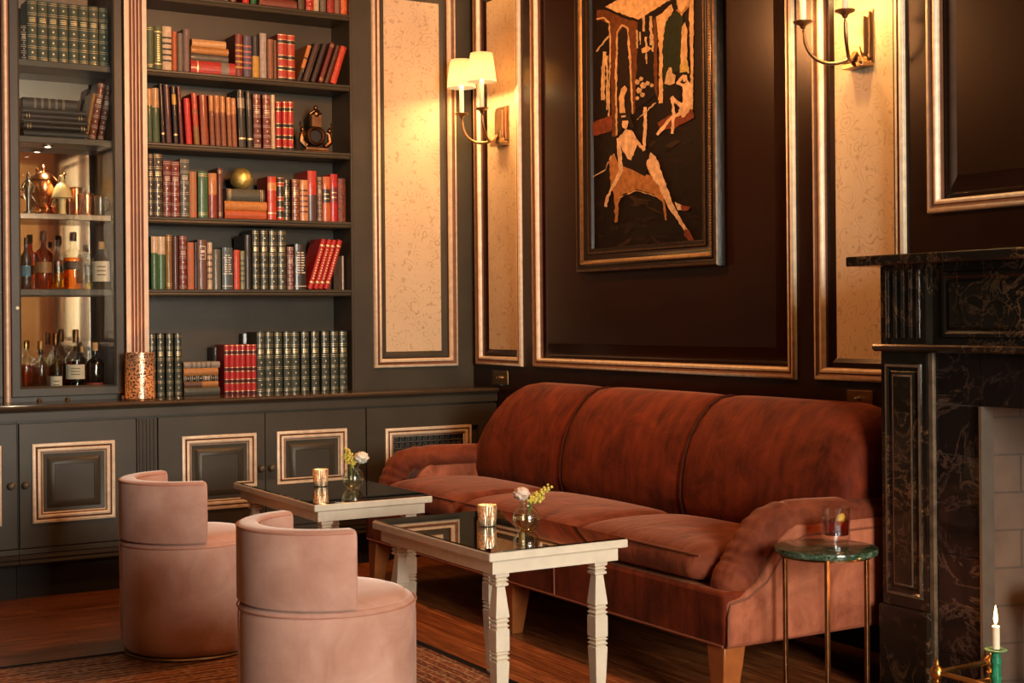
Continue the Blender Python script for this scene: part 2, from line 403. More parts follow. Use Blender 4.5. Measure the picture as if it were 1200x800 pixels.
RW = dict(O=(XR, 0, 0), U=(0, 1, 0), V=(0, 0, 1), N=(-1, 0, 0))
PT = 2.95                                         # top of the tall panels, above the picture
TRIM = [(0, -.01), (0, .010), (.004, .017), (.014, .019), (.020, .011), (.025, .009), (.029, .013), (.038, .014), (.044, .008), (.046, -.004), (.048, -.018)]
TRIM_M = [0, 0, 0, 1, 1, 1, 0, 0, 0, 1]
PAN = TRIM[:9] + [(.046, -.002), (.055, -.012)]
rp2 = [(-.15, .35, .960, PT), (-1.05, -.45, .96, PT), (-2.2, -1.35, .96, PT)]
rp = [(6.066, 6.533, .960, PT), (4.056, 5.954, .960, PT), (3.497, 3.950, .963, PT), (1.36, 3.393, 1.545, PT)]
wr = wall_with_holes('wall_right', RW['O'], RW['U'], RW['V'], RW['N'], YF - .1, 7.0, 0, ZC, [(a + .045, b - .045, c + .045, d - .045) for a, b, c, d in rp + rp2], PAINT2)
struct(wr, 'dark brown panelled wall behind the sofa and fireplace', 'wall')
ntrim = 0
def trim(rect, W, paper, label):
    global ntrim; ntrim += 1
    a, b, c, d = rect; mb = MB(); mb.frame(W['O'], W['U'], W['V'], W['N'], a, b, c, d, TRIM, TRIM_M)
    t = mb.build('trim_%d' % ntrim, [GILT, GILT_D], smooth=50); struct(t, label, 'trim')
    mb = MB()
    if paper: pr = [(.046, -.018), (.052, -.012), (.066, -.014), (.082, -.024)]
    else: pr = [(.046, -.018), (.060, -.016), (.066, -.020), (.115, -.004), (.12, -.001)]
    mb.frame(W['O'], W['U'], W['V'], W['N'], a, b, c, d, pr, 0, 1)
    mb.build('wallpaper_panel' if paper else 'raised_panel', [PAINT2 if W is RW else PAINT, WALLP if paper else (PAINT2 if W is RW else PAINT)], t, smooth=20)
    return t
trim(rp[0], RW, True, 'gilt moulding of the narrow wallpaper panel by the corner')
trim(rp[1], RW, False, 'gilt moulding of the wide dark panel behind the painting')
trim(rp[2], RW, True, 'gilt moulding of the wallpaper panel left of the fireplace')
trim(rp[3], RW, False, 'gilt moulding of the dark panel above the mantel shelf')
for q_, nm_ in zip(rp2, ('first', 'second', 'third')): trim(q_, RW, True, 'gilt moulding of the %s wallpaper panel right of the fireplace, out of frame' % nm_)
# bookcase wall: the panelled pier between bookcase and corner
LW = dict(O=(0, YU, 0), U=(1, 0, 0), V=(0, 0, 1), N=(0, -1, 0))
pier = (3.093, 3.580, .954, PT)
wp = wall_with_holes('wall_pier', LW['O'], LW['U'], LW['V'], LW['N'], 2.985, XR, ZT - .02, ZC, [(pier[0] + .045, pier[1] - .045, pier[2] + .045, pier[3] - .045)], PAINT)
struct(wp, 'dark panelled pier between the bookcase and the corner', 'wall')
trim(pier, LW, True, 'gilt moulding of the wallpaper panel right of the bookcase')
mb = MB(); mb.box(XL - .1, XR + .12, YBK + .03, YBK + .15, 0, ZC); struct(mb.build('wall_back', PAINT, smooth=0), 'dark wall the bookcase is built against', 'wall')
mb = MB(); mb.box(XL - .1, XL, YF - .1, 7.0, 0, ZC); struct(mb.build('wall_left', PAINT2, smooth=0), 'dark wall on the far left side of the room', 'wall')
# front wall behind the camera, with the tall window the daylight comes through
FWL = dict(O=(0, YF, 0), U=(1, 0, 0), V=(0, 0, 1), N=(0, 1, 0))
WX0, WX1, WZ0, WZ1 = .95, 2.75, .75, 2.85
wf = wall_with_holes('wall_front', FWL['O'], FWL['U'], FWL['V'], FWL['N'], XL - .1, XR + .12, 0, ZC, [(WX0, WX1, WZ0, WZ1)], plain('salmon_plaster', (.34, .17, .12, 1), .8), .25)
struct(wf, 'salmon wall with the window, opposite the bookcase', 'wall')
trim((3.0, 3.5, .9, PT), FWL, True, 'gilt moulding of the wallpaper panel beside the window') if False else None
mb = MB(); fr = .07
mb.frame((0, YF - .12, 0), (1, 0, 0), (0, 0, 1), (0, 1, 0), WX0, WX1, WZ0, WZ1, [(0, 0), (0, .06), (fr, .06), (fr, 0), (0, 0)], 0)
for k in (1, 2): x = WX0 + (WX1 - WX0) * k / 3; mb.box(x - .02, x + .02, YF - .12, YF - .07, WZ0, WZ1)
mb.box(WX0, WX1, YF - .12, YF - .07, 1.95, 2.0)
w1 = mb.build('window_1', CREAM, smooth=0); struct(w1, 'tall window in the wall opposite the bookcase', 'window')
mb = MB(); mb.box(WX0, WX1, YF - .10, YF - .096, WZ0, WZ1); mb.build('window_pane', PANE, w1, smooth=0)
mb = MB(); mb.frame((0, YF, 0), (1, 0, 0), (0, 0, 1), (0, 1, 0), 2.95, 3.5, .5, PT, [(0, 0), (0, .02), (.05, .02), (.05, .004)], 0, 1)
t = mb.build('trim_16', [GILT, WALLP], smooth=40); struct(t, 'gilt framed wallpaper panel beside the window', 'trim')
mb = MB(); mb.box(WX0 - .05, WX1 + .05, YF - .02, YF + .08, WZ0 - .05, WZ0 - .001); struct(mb.build('trim_17', CREAM, smooth=0), 'cream window sill board', 'trim')

# ================================================================== BASE CABINETS AND WORKTOP
PROF = [(0, 0), (0, .010), (.006, .014), (.014, .012), (.018, .007), (.022, .012), (.030, .013), (.036, .008), (.041, .010), (.046, .003)]
PROF_M = [0, 0, 0, 1, 1, 0, 0, 1, 0]
def cab_door(t, x0, x1, z0, z1, px0, px1, knob):
    yd = YB
    mb = MB(); mb.box(x0, x1, yd, yd + .02, z0, z1)
    d = P(mb, 'door', PAINT, t, smooth=0, bevel=.002)
    mb = MB(); mb.frame((0, yd, 0), (1, 0, 0), (0, 0, 1), (0, -1, 0), px0, px1, .33, .675, PROF, PROF_M); P(mb, 'gilt_moulding', [GILT, GILT_D], d, smooth=50)
    mb = MB(); mb.frame((0, yd, 0), (1, 0, 0), (0, 0, 1), (0, -1, 0), px0 + .046, px1 - .046, .376, .629, [(0, .003), (.016, .001), (.020, .004), (.034, .014), (.046, .016), (.048, .013)], 0, 0); P(mb, 'raised_panel', PAINT, d, smooth=40)
    if knob:
        M = Matrix.Translation((knob[0], yd, knob[1])) @ Matrix.Rotation(PI / 2, 4, 'X')
        mb = MB(); mb.lathe([(.007, 0), (.006, .012), (.013, .016), (.016, .024), (.012, .031), (.004, .034)], seg=16, M=M); P(mb, 'knob', plain('dark_painted_knob', (.10, .075, .05, 1), .35), d, smooth=60)
    return d
def base_cab(label, x0, x1):
    t = thing('base_cabinet', label, 'cabinet', ((x0 + x1) / 2, YB + .2, 0))
    mb = MB(); mb.box(x0, x1, YB + .021, 6.80, .20, .774); mb.box(x0, x1, YB - .004, YB + .021, .20, .222); P(mb, 'body', PAINT, t, smooth=0)
    mb = MB(); mb.prism([(YB + .05, .0), (YB + .05, .15), (YB - .012, .152), (YB - .016, .160), (YB - .008, .172), (YB - .010, .180), (YB + .0, .198), (YB + .02, .2), (YB + .3, .2), (YB + .3, 0)], 0, x0, x1); P(mb, 'plinth', plain('dark_plinth_paint', (.016, .012, .009, 1), .6, 0, .2, 5, 0, 0, .25), t, smooth=30)
    return t
t = base_cab('dark base cabinet cut off by the left edge of the photo', .70, 1.281)
cab_door(t, .72, 1.278, .225, .765, .81, 1.211, (1.25, .50))
t = base_cab('dark base cabinet with one panelled door, below the bottle cabinet', 1.283, 1.892)
cab_door(t, 1.287, 1.796, .225, .765, 1.340, 1.697, (1.310, .50))
mb = MB(); mb.box(1.80, 1.89, YB, YB + .02, .225, .765)
for k in range(5): mb.tube([(1.812 + k * .0165, YB + .001, .235), (1.812 + k * .0165, YB + .001, .762)], .0062, 8)
P(mb, 'fluted_stile', PAINT, t, smooth=50)
t = base_cab('dark base cabinet with two panelled doors, below the open bookcase', 1.894, 2.932)
cab_door(t, 1.896, 2.407, .225, .765, 2.004, 2.362, (2.384, .505)); cab_door(t, 2.410, 2.930, .225, .765, 2.464, 2.826, (2.434, .505))
t = base_cab('dark base cabinet with fretwork vent, behind the left sofa arm', 2.934, XR - .002)
mb = MB(); mb.frame((0, YB, 0), (1, 0, 0), (0, 0, 1), (0, -1, 0), 2.936, XR - .004, .225, .765, [(0, -.02), (0, 0), (.108, 0), (.108, -.02)], 0); d = P(mb, 'front_frame', PAINT, t, smooth=0)
mb = MB(); mb.frame((0, YB, 0), (1, 0, 0), (0, 0, 1), (0, -1, 0), 3.034, 3.520, .33, .662, PROF, PROF_M); P(mb, 'gilt_moulding', [GILT, GILT_D], d, smooth=50)
mb = MB(); y = YB + .006
mb.box(3.04, 3.515, y + .010, y + .013, .34, .655, 1)
gx, gz, n = 3.088, .36, 12
for i in range(n):
    for j in range(8):
        x, z, w = gx + i * .0325, gz + j * .0325, .0042
        for (a, b, c, e) in ((0, .0325, 0, w), (0, w, 0, .026), (0, .021, .022, .026), (.017, .021, .010, .026), (.009, .021, .010, .014)):
            mb.box(x + a, x + b, y, y + .008, z + c, z + e, 0)
P(mb, 'fret_grille', [plain('grey_fret_metal', (.13, .12, .10, 1), .5), BLACK], t, smooth=0)
# worktop: one continuous run
mb = MB(); mb.prism([(6.81, .822), (6.81, ZT), (YC + .006, ZT), (YC, ZT - .004), (YC - .003, ZT - .012), (YC + .003, .824), (YC + .012, .822)], 0, .70, XR - .002)
ct = mb.build('worktop', plain('dark_polished_worktop', (.060, .038, .024, 1), .22, 0, .2, 8, 0, .2), smooth=30); tag(ct, 'continuous dark polished worktop under books and bottle cabinet', 'worktop')
mb = MB(); mb.prism([(YC + .016, .776), (YC + .016, .812), (YC + .010, .8215), (YC + .06, .8215), (YC + .06, .776)], 0, .70, XR - .002); mb.build('frieze_board', PAINT, ct, smooth=30)

# ================================================================== OPEN BOOKCASE
SZ = [1.355, 1.700, 2.050, 2.396, 2.755]          # shelf tops
bc = thing('bookcase', 'tall dark open bookcase crowded with books', 'bookcase', (2.45, 6.7, ZT))
mb = MB(); mb.box(1.93, 2.983, YBK - .02, YBK, ZT, 3.2); P(mb, 'back_panel', PAINT, bc, smooth=0)
mb = MB(); mb.box(2.972, 2.984, YU, YBK - .02, ZT, 3.2); P(mb, 'side_panel', PAINT, bc, smooth=0)
mb = MB(); mb.box(1.905, 1.926, YU + .035, YBK - .02, ZT, 3.2); P(mb, 'side_panel', PAINT, bc, smooth=0)
for z in SZ:
    mb = MB(); mb.prism([(YBK - .021, z - .030), (YBK - .021, z), (YU + .006, z), (YU, z - .005), (YU, z - .012), (YU + .006, z - .016), (YU + .004, z - .024), (YU + .008, z - .031)], 0, 1.927, 2.971)
    P(mb, 'shelf', PAINT, bc, smooth=30)
mb = MB()
w0, w1 = 1.822, 1.927
pts = [(w0, YU + .03), (w0, YU - .012)]
nfl = 5
pts += [(w0 + .018, YU - .012)]
for k in range(4):
    a = w0 + .0215 + k * .0165
    pts += [(a, YU - .012 + .000)] + [(a + .0060 + .0062 * math.sin(th - PI / 2), YU - .012 + .0085 * math.sin(th)) for th in [PI * q / 6 for q in range(1, 6)]] + [(a + .0125, YU - .012)]
pts += [(w1, YU - .012), (w1, YU + .03)]
cols = []
loops = [[(x, y, z) for x, y in pts] for z in (ZT + .001, 3.2)]
n = len(pts)
for i in range(n):
    a, b = pts[i], pts[(i + 1) % n]; cols.append(1 if (a[1] > YU - .0115 and b[1] > YU - .0115 and 2 < i < n - 3) or (2 < i < n - 3 and (a[1] > YU - .0115 or b[1] > YU - .0115)) else 0)
vs = loops[0] + loops[1]
mb.add(vs, [(i, (i + 1) % n, n + (i + 1) % n, n + i) for i in range(n)], cols)
P(mb, 'fluted_pilaster', [plain('pale_gilt_pilaster', (.70, .54, .40, 1), .45, .05, .08, 20), plain('red_brown_flute', (.26, .10, .05, 1), .5)], bc, smooth=30)

# ================================================================== DISPLAY CABINETS
def display_cab(label, x0, x1, full):
    t = thing('display_cabinet', label, 'cabinet', ((x0 + x1) / 2, 6.7, ZT))
    mb = MB(); mb.box(x0, x0 + .018, YU + .022, YBK - .012, ZT, 3.2); mb.box(x1 - .018, x1, YU + .022, YBK - .012, ZT, 3.2); mb.box(x0 + .018, x1 - .018, YU + .022, YBK - .012, ZT, ZT + .022)
    P(mb, 'carcass', PAINT, t, smooth=0)
    mb = MB(); mb.box(x0 + .0185, x1 - .0185, YBK - .020, YBK - .012, ZT + .023, 3.2); P(mb, 'mirror_back', MIRROR, t, smooth=0)
    mb = MB(); mb.frame((0, YU, 0), (1, 0, 0), (0, 0, 1), (0, -1, 0), x0 + .002, x1 - .002, .867, 3.19, [(0, -.022), (0, -.002), (.003, 0), (.036, 0), (.040, -.004), (.044, -.006), (.046, -.022), (0, -.022)], 0)
    d = P(mb, 'door', PAINT, t, smooth=30)
    mb = MB(); mb.box(x0 + .044, x1 - .044, YU + .008, YU + .011, .91, 3.15); P(mb, 'glass_pane', PANE, d, smooth=0)
    return t, d
dc, dcd = display_cab('glazed dark display cabinet holding bottles and bound books', 1.306, 1.816, True)
M = Matrix.Translation((1.334, YU - .001, 1.268)) @ Matrix.Rotation(PI / 2, 4, 'X')
lock = MB(); lock.lathe([(.0085, 0), (.0085, .004), (.006, .006), (.0035, .006), (.003, .003)], seg=16, M=M); P(lock, 'lock', plain('pale_lock_ring', (.75, .68, .55, 1), .4, .2), dcd, smooth=40)
for z, nm in ((SZ[3], 'shelf'), (SZ[2], 'shelf'), (SZ[0], 'shelf')):
    mb = MB(); mb.box(1.325, 1.797, YU + .035, YBK - .0205, z - .03, z); P(mb, nm, PAINT, dc, smooth=0, bevel=.003)
mb = MB(); mb.box(1.325, 1.797, YU + .035, YBK - .0205, SZ[1] - .028, SZ[1]); P(mb, 'mirrored_shelf', plain('mirrored_shelf', (.42, .36, .30, 1), .12, .9), dc, smooth=0, bevel=.003)
mb = MB(); mb.lathe([(.028, 0), (.028, -.006), (.020, -.008), (.018, -.003)], (1.50, 6.70, SZ[2] - .031), 20); dl = P(mb, 'downlight', STEEL, dc)
mb = MB(); mb.lathe([(.016, -.0045), (.014, -.006)], (1.50, 6.70, SZ[2] - .031), 16); P(mb, 'lit_lens', SPOTL, dl)
for x in (1.43, 1.555): 
    mb = MB(); mb.lathe([(.011, 0), (.012, .004), (.006, .008), (.007, .0135)], (x, YU + .012, ZT), 14); P(mb, 'brass_foot', BRASS, dc)
lc, lcd = display_cab('dark display cabinet door cut off by the left edge', .74, 1.272, False)
M = Matrix.Translation((1.245, YU - .001, 1.268)) @ Matrix.Rotation(PI / 2, 4, 'X')
lock = MB(); lock.lathe([(.0085, 0), (.0085, .004), (.006, .006), (.0035, .006), (.003, .003)], seg=16, M=M); P(lock, 'lock', plain('pale_lock_ring', (.75, .68, .55, 1), .4, .2), lcd, smooth=40)
mb = MB(); mb.box(1.274, 1.304, YU - .004, YU + .03, ZT + .0005, 3.2, 1); mb.tube([(1.289, YU - .006, ZT + .001), (1.289, YU - .006, 3.2)], .0085, 12, 0)
mb.tube([(1.278, YU - .004, ZT + .001), (1.278, YU - .004, 3.2)], .003, 8, 1)
g = mb.build('gilt_upright', [GILT, plain('red_brown_flute', (.26, .10, .05, 1), .5)], smooth=50); tag(g, 'slim gilt upright bead between the two glazed cabinets', 'moulding')
# ================================================================== BOOKS
BG = .72
_bm = {}
def bmat(c, rough=.55, metal=0):
    k = (c, rough, metal)
    if k not in _bm:
        l = tuple(min(.9, lin(x) * BG) for x in c) + (1,)
        _bm[k] = plain('book_cloth_%02x%02x%02x%s' % (c[0], c[1], c[2], '_m' if metal else ''), l, rough, metal, .22, 45, 0, .35)
    return _bm[k]
def patmat(c1, c2):
    k = ('p', c1, c2)
    if k not in _bm:
        s = NT('book_marbled_%02x%02x%02x' % c1); v = s.coords(); vo = s.noise(v, 95, 3, .6, 1.5)
        b = s.bsdf(Roughness=.55); a = tuple(lin(x) for x in c1) + (1,); d = tuple(lin(x) for x in c2) + (1,)
        s.l(s.ramp(vo, [(.42, a), (.56, d)]), b.inputs['Base Color']); _bm[k] = s.m
    return _bm[k]
GLT = plain('book_gilt', (.72, .54, .28, 1), .35, .55, .15, 60)
WHT = plain('book_cream_print', (.72, .64, .52, 1), .6, 0, .1, 60)

def book_mesh(name, w, h, d, c1, style, c2=None, seed=0):
    rnd = random.Random(seed)
    bulge = min(.006, w * .22); t = min(.0028, w * .12)
    base = patmat(c1, c2) if style == 'pattern' else bmat(c1)
    second = bmat(c2) if c2 else base
    mats = [base, PAGES, second, GLT, WHT]
    mb = MB(); ns = 6
    sp = [(-w / 2 + w * i / ns, bulge * (2 * i / ns - 1) ** 2) for i in range(ns + 1)]
    outer = [(-w / 2, d)] + sp + [(w / 2, d)]
    inner = [(w / 2 - t, d), (w / 2 - t, bulge + t), (-w / 2 + t, bulge + t), (-w / 2 + t, d)]
    poly = outer + inner; n = len(poly)
    lo = [(x, y, 0) for x, y in poly]; hi = [(x, y, h) for x, y in poly]
    mb.add(lo + hi, [(i, (i + 1) % n, n + (i + 1) % n, n + i) for i in range(n)] + [tuple(range(n))[::-1], tuple(range(n, 2 * n))], 0)
    mb.box(-w / 2 + t, w / 2 - t, bulge + t, d - .004, .003, h - .003, 1)
    def band(z0, z1, m, out=.0006, k0=0, k1=ns):
        pts = sp[k0:k1 + 1]
        vs = [(x * (1 + out / max(w, .01)), y - out, z) for z in (z0, z1) for x, y in pts] + [(x, y + .0004, z) for z in (z0, z1) for x, y in pts]
        q = len(pts); fs = [(i, i + 1, q + i + 1, q + i) for i in range(q - 1)]
        fs += [(i, i + 1, 2 * q + i + 1, 2 * q + i) for i in range(q - 1)] + [(q + i, q + i + 1, 3 * q + i + 1, 3 * q + i) for i in range(q - 1)]
        fs += [(0, q, 3 * q, 2 * q), (q - 1, 2 * q - 1, 4 * q - 1, 3 * q - 1)]
        mb.add(vs, fs, m)
    if style in ('gilt', 'white'):
        m = 3 if style == 'gilt' else 4
        nb = 5
        for k in range(nb + 1):
            z = h * (.045 + .91 * k / nb)
            if 0 < k < nb: band(z - .003, z + .003, 0, .0022)
            band(z - .0048, z - .0034, m, .0008); band(z + .0034, z + .0048, m, .0008)
            if k < nb:
                zc = z + h * .91 / nb / 2
                if k == nb - 2: band(zc - .011, zc - .008, m, .0008, 1, ns - 1); band(zc - .004, zc + .0, m, .0008, 1, ns - 1); band(zc + .005, zc + .008, m, .0008, 1, ns - 1)
                else:
                    a = min(.0055, w * .12)
                    mb.add([(0, -.0012, zc - a), (a, -.0006, zc), (0, -.0012, zc + a), (-a, -.0006, zc)], [(0, 1, 2, 3)], m)
        if c2: band(h * .62, h * .74, 2, .0005)
    elif style == 'cap':            # paler head of the spine
        band(h * (1 - rnd.uniform(.30, .36)), h, 2, .0006)
    elif style == 'foot': band(0, h * .36, 2, .0006); band(h * .62, h * .66, 2, .0006)
    elif style == 'lab': band(h * .68, h * .86, 2, .0006); band(h * .14, h * .17, 3, .0006)
    elif style == 'stripes':
        for k in range(5): z = h * (.2 + .13 * k); band(z, z + h * .045, 2, .0008)
    elif style == 'half': band(0, h * .52, 2, .0006)
    elif style == 'midlab': band(h * .42, h * .72, 2, .0006); band(h * .50, h * .52, 3, .0009, 1, ns - 1); band(h * .60, h * .62, 3, .0009, 1, ns - 1)
    elif style == 'title':
        band(h * .07, h * .085, 4, .0006)
        for k in range(9):
            z = h * (.36 + .055 * k); q = rnd.uniform(.2, .42)
            mb.add([(-w * q, -.0010 + bulge * .2, z), (w * q, -.001 + bulge * .2, z), (w * q, -.001 + bulge * .2, z + h * .024), (-w * q, -.001 + bulge * .2, z + h * .024)], [(0, 1, 2, 3)], 4)
    elif style == 'boxlab':
        for a, b_, c, e in ((-.34, .34, .60, .615), (-.34, .34, .86, .875), (-.34, -.30, .60, .875), (.30, .34, .60, .875), (-.18, .18, .68, .70), (-.22, .22, .74, .79)):
            mb.add([(w * a, -.001, h * c), (w * b_, -.001, h * c), (w * b_, -.001, h * e), (w * a, -.001, h * e)], [(0, 1, 2, 3)], 4)
    elif style == 'lines':
        for z in (.06, .10, .90, .94): band(h * z, h * z + .002, 3, .0006)
    elif style == 'redset':
        for z0, z1 in ((.0, .06), (.22, .30), (.46, .54), (.80, .88)): band(h * z0, h * z1, 2, .0006)
        for z in (.06, .22, .30, .46, .54, .80, .88, .985): band(h * z - .0012, h * z + .0012, 3, .001)
    elif style == 'scroll':
        band(h * .12, h * .15, 3, .0008); band(h * .86, h * .89, 3, .0008)
        for k in range(12): z = h * (.2 + .053 * k); band(z, z + h * .022, 3, .0007, 2, ns - 2)
    me = mb.build(name, mats, smooth=35)
    return me
ORD = 'first second third fourth fifth sixth seventh eighth ninth tenth eleventh twelfth thirteenth fourteenth fifteenth sixteenth seventeenth eighteenth nineteenth twentieth twenty-first twenty-second twenty-third twenty-fourth twenty-fifth twenty-sixth twenty-seventh twenty-eighth'.split()
SPY = YU + .022
def row(entries, zs, where, group, dmax=.165, spy=SPY, ymid=None):
    """entries: (x0,x1,ytop,style,c1,c2,desc[,lean_px]) for standing books; ('S',[(x0,x1,y0,y1,style,c1,c2,desc)..]) for a lying stack"""
    k = 0; cache = {}
    for e in entries:
        if e[0] == 'S': continue
    for e in entries:
        x0, x1, yt, st, c1, c2, desc = e[:7]; lean = e[7] if len(e) > 7 else 0
        X0, X1 = at(x0, yt + 30, 1, spy).x, at(x1, yt + 30, 1, spy).x
        zt = at((x0 + x1) / 2 + lean, yt, 1, spy).z
        w = (X1 - X0) * .975; h = max(.05, zt - zs)
        th = 0
        if lean:
            dx = at(x0 + lean, yt + 30, 1, spy).x - X0
            th = math.atan2(dx, h); h = max(.05, (h - w * math.sin(abs(th)) * .8) / math.cos(th))
        key = (st, c1, c2) if group and 'set' in desc else None
        if key in cache and key is not None:
            src, w0, h0 = cache[key]; ob = src.copy(); COL.objects.link(ob); ob.scale = (1, 1, 1)
        else:
            ob = book_mesh('book', w, h, dmax * random.uniform(.88, 1), c1, st, c2, int(x0 * 7 + yt))
            if key is not None: cache[key] = (ob, w, h)
        off = random.uniform(-.004, .006)
        ob.location = ((X0 + X1) / 2, spy + off, zs + .0006)
        ob.rotation_euler = (0, th, 0)
        if th: ob.location.z += w / 2 * math.sin(abs(th))
        sep = ', ' if where.split()[0] in ('right', 'behind', 'beside') else ' '
        tag(ob, '%s, %s from left%s%s' % (desc, ORD[k], sep, where) if len(entries) > 1 else desc + ' ' + where, 'book', group); k += 1
def stack(entries, zs, where, group, dep=.16, spy=SPY):
    z = zs + .0006
    for i, e in enumerate(entries):
        x0, x1, y0, y1, st, c1, c2, desc = e
        X0, X1 = at(x0, y1, 1, spy).x, at(x1, y1, 1, spy).x
        hh = at(x0, y0, 1, spy).z - at(x0, y1, 1, spy).z; w = hh * .98
        ob = book_mesh('book', w, X1 - X0, dep * random.uniform(.9, 1), c1, st, c2, int(x0 * 11 + y1))
        ob.rotation_euler = (0, PI / 2, 0); ob.location = (X0, spy + random.uniform(-.003, .004), z + w / 2)
        z += w + .0008
        pos = ['bottom', 'second', 'third', 'fourth', 'fifth', 'sixth'][i] if i < len(entries) - 1 else 'topmost'
        tag(ob, '%s lying flat, %s of the stack %s' % (desc, pos, where), 'book', group)
    return z
G1, G2, G3 = (58, 66, 48), (84, 98, 62), (70, 110, 72)
TAN, ORG, RED, MAR, PLUM, BLK, GRY, CRM, YEL, BRN = (196, 150, 100), (190, 96, 48), (190, 40, 32), (96, 30, 28), (82, 54, 58), (36, 30, 28), (120, 112, 100), (222, 196, 160), (206, 160, 62), (120, 74, 48)
DKG = (52, 58, 46)
# topmost shelf: only the feet of the spines show
row([(240, 247, -60, 'plain', BRN, None, 'brown cloth book'), (247.5, 254, -58, 'plain', MAR, None, 'maroon cloth book'), (254.5, 262, -62, 'gilt', BRN, None, 'brown gilt-banded book'), (262.5, 268, -60, 'plain', GRY, None, 'pale grey book'), (270, 277, -58, 'gilt', MAR, None, 'reddish leather book'), (284, 292, -55, 'plain', (205, 40, 34), None, 'bright red book'), (294, 301, -57, 'plain', (40, 110, 60), None, 'green cloth book')], SZ[4], 'on the topmost shelf', 'books on the topmost shelf')
stack([(304, 348, 4, 14, 'plain', (130, 62, 42), None, 'red-brown book'), (305, 346, -7, 4, 'plain', BLK, None, 'black book')], SZ[4], 'on the topmost shelf', 'books on the topmost shelf')
row([(349.5, 357.5, -40, 'plain', (92, 78, 56), None, 'olive brown book'), (358.5, 367.5, -44, 'gilt', RED, None, 'red gilt-banded book'), (368, 374, -42, 'plain', CRM, None, 'cream book'), (375, 382, -40, 'plain', GRY, None, 'grey book'), (384, 392, -44, 'pattern', (176, 52, 36), (110, 40, 24), 'red patterned book'), (392.5, 398.8, -40, 'plain', (150, 110, 96), None, 'mauve grey book'), (399.6, 406.8, -46, 'pattern', (190, 60, 36), (200, 120, 60), 'orange red patterned book')], SZ[4], 'right of the pair on the topmost shelf', 'books on the topmost shelf')
# second shelf
W2 = 'on the second shelf'
row([(172, 180.5, 30, 'lines', G2, None, 'olive green cloth book'), (181, 190, 31, 'scroll', (96, 106, 62), None, 'green book with gilt scroll spine'), (190.7, 201.5, 31, 'stripes', CRM, (60, 64, 52), 'cream book with dark bands'), (202, 208, 37, 'plain', ORG, None, 'slim orange book'), (208.4, 214.8, 39, 'plain', GRY, None, 'grey cloth book'), (215.3, 223, 34, 'plain', (128, 104, 96), None, 'mauve grey cloth book')], SZ[3], W2, 'books on the second shelf')
stack([(224, 276, 69, 84, 'lab', RED, (130, 120, 110), 'red book with grey band'), (224, 268, 60.5, 69, 'plain', (96, 88, 74), None, 'grey olive book'), (224, 268, 52.5, 60.5, 'plain', (190, 130, 62), None, 'ochre book'), (225, 265, 44, 52.5, 'plain', (222, 170, 110), None, 'pale tan book')], SZ[3], 'on the second shelf', 'books on the second shelf')
row([(276.5, 285.2, 40, 'stripes', (130, 46, 34), YEL, 'maroon book with yellow bands'), (285.8, 295.3, 42, 'stripes', (88, 82, 100), (196, 110, 116), 'blue grey book with pink bands'), (296.3, 304.2, 42, 'half', BLK, YEL, 'black book with yellow lower half'), (305, 313, 39, 'plain', (178, 166, 158), None, 'pale grey book'), (313.8, 320.5, 46, 'plain', (150, 98, 66), None, 'brown cloth book'), (321, 325, 47, 'plain', (110, 72, 52), None, 'slim dark brown book'), (326, 337, 40, 'redset', (188, 56, 40), BLK, 'red leather book with black labels'), (337.8, 346.5, 41, 'redset', (196, 70, 44), BLK, 'orange red leather book with black labels')], SZ[3], 'right of the stack, second shelf', 'books on the second shelf')
row([(348.3, 352.8, 53, 'foot', (206, 130, 60), BLK, 'slim ochre book', 13.5), (355, 362, 51, 'plain', (62, 36, 26), None, 'dark brown book', 15), (364.5, 370.5, 51, 'plain', (44, 26, 22), None, 'near black book', 15.5), (373, 378, 50, 'lines', (110, 32, 24), None, 'dark red book', 15.5), (380.5, 385, 53, 'plain', (84, 46, 28), None, 'dark tan book', 15), (387, 394, 54, 'pattern', (200, 70, 34), (150, 40, 24), 'orange red patterned book', 14)], SZ[3], 'of those leaning on the second shelf', 'leaning books on the second shelf')
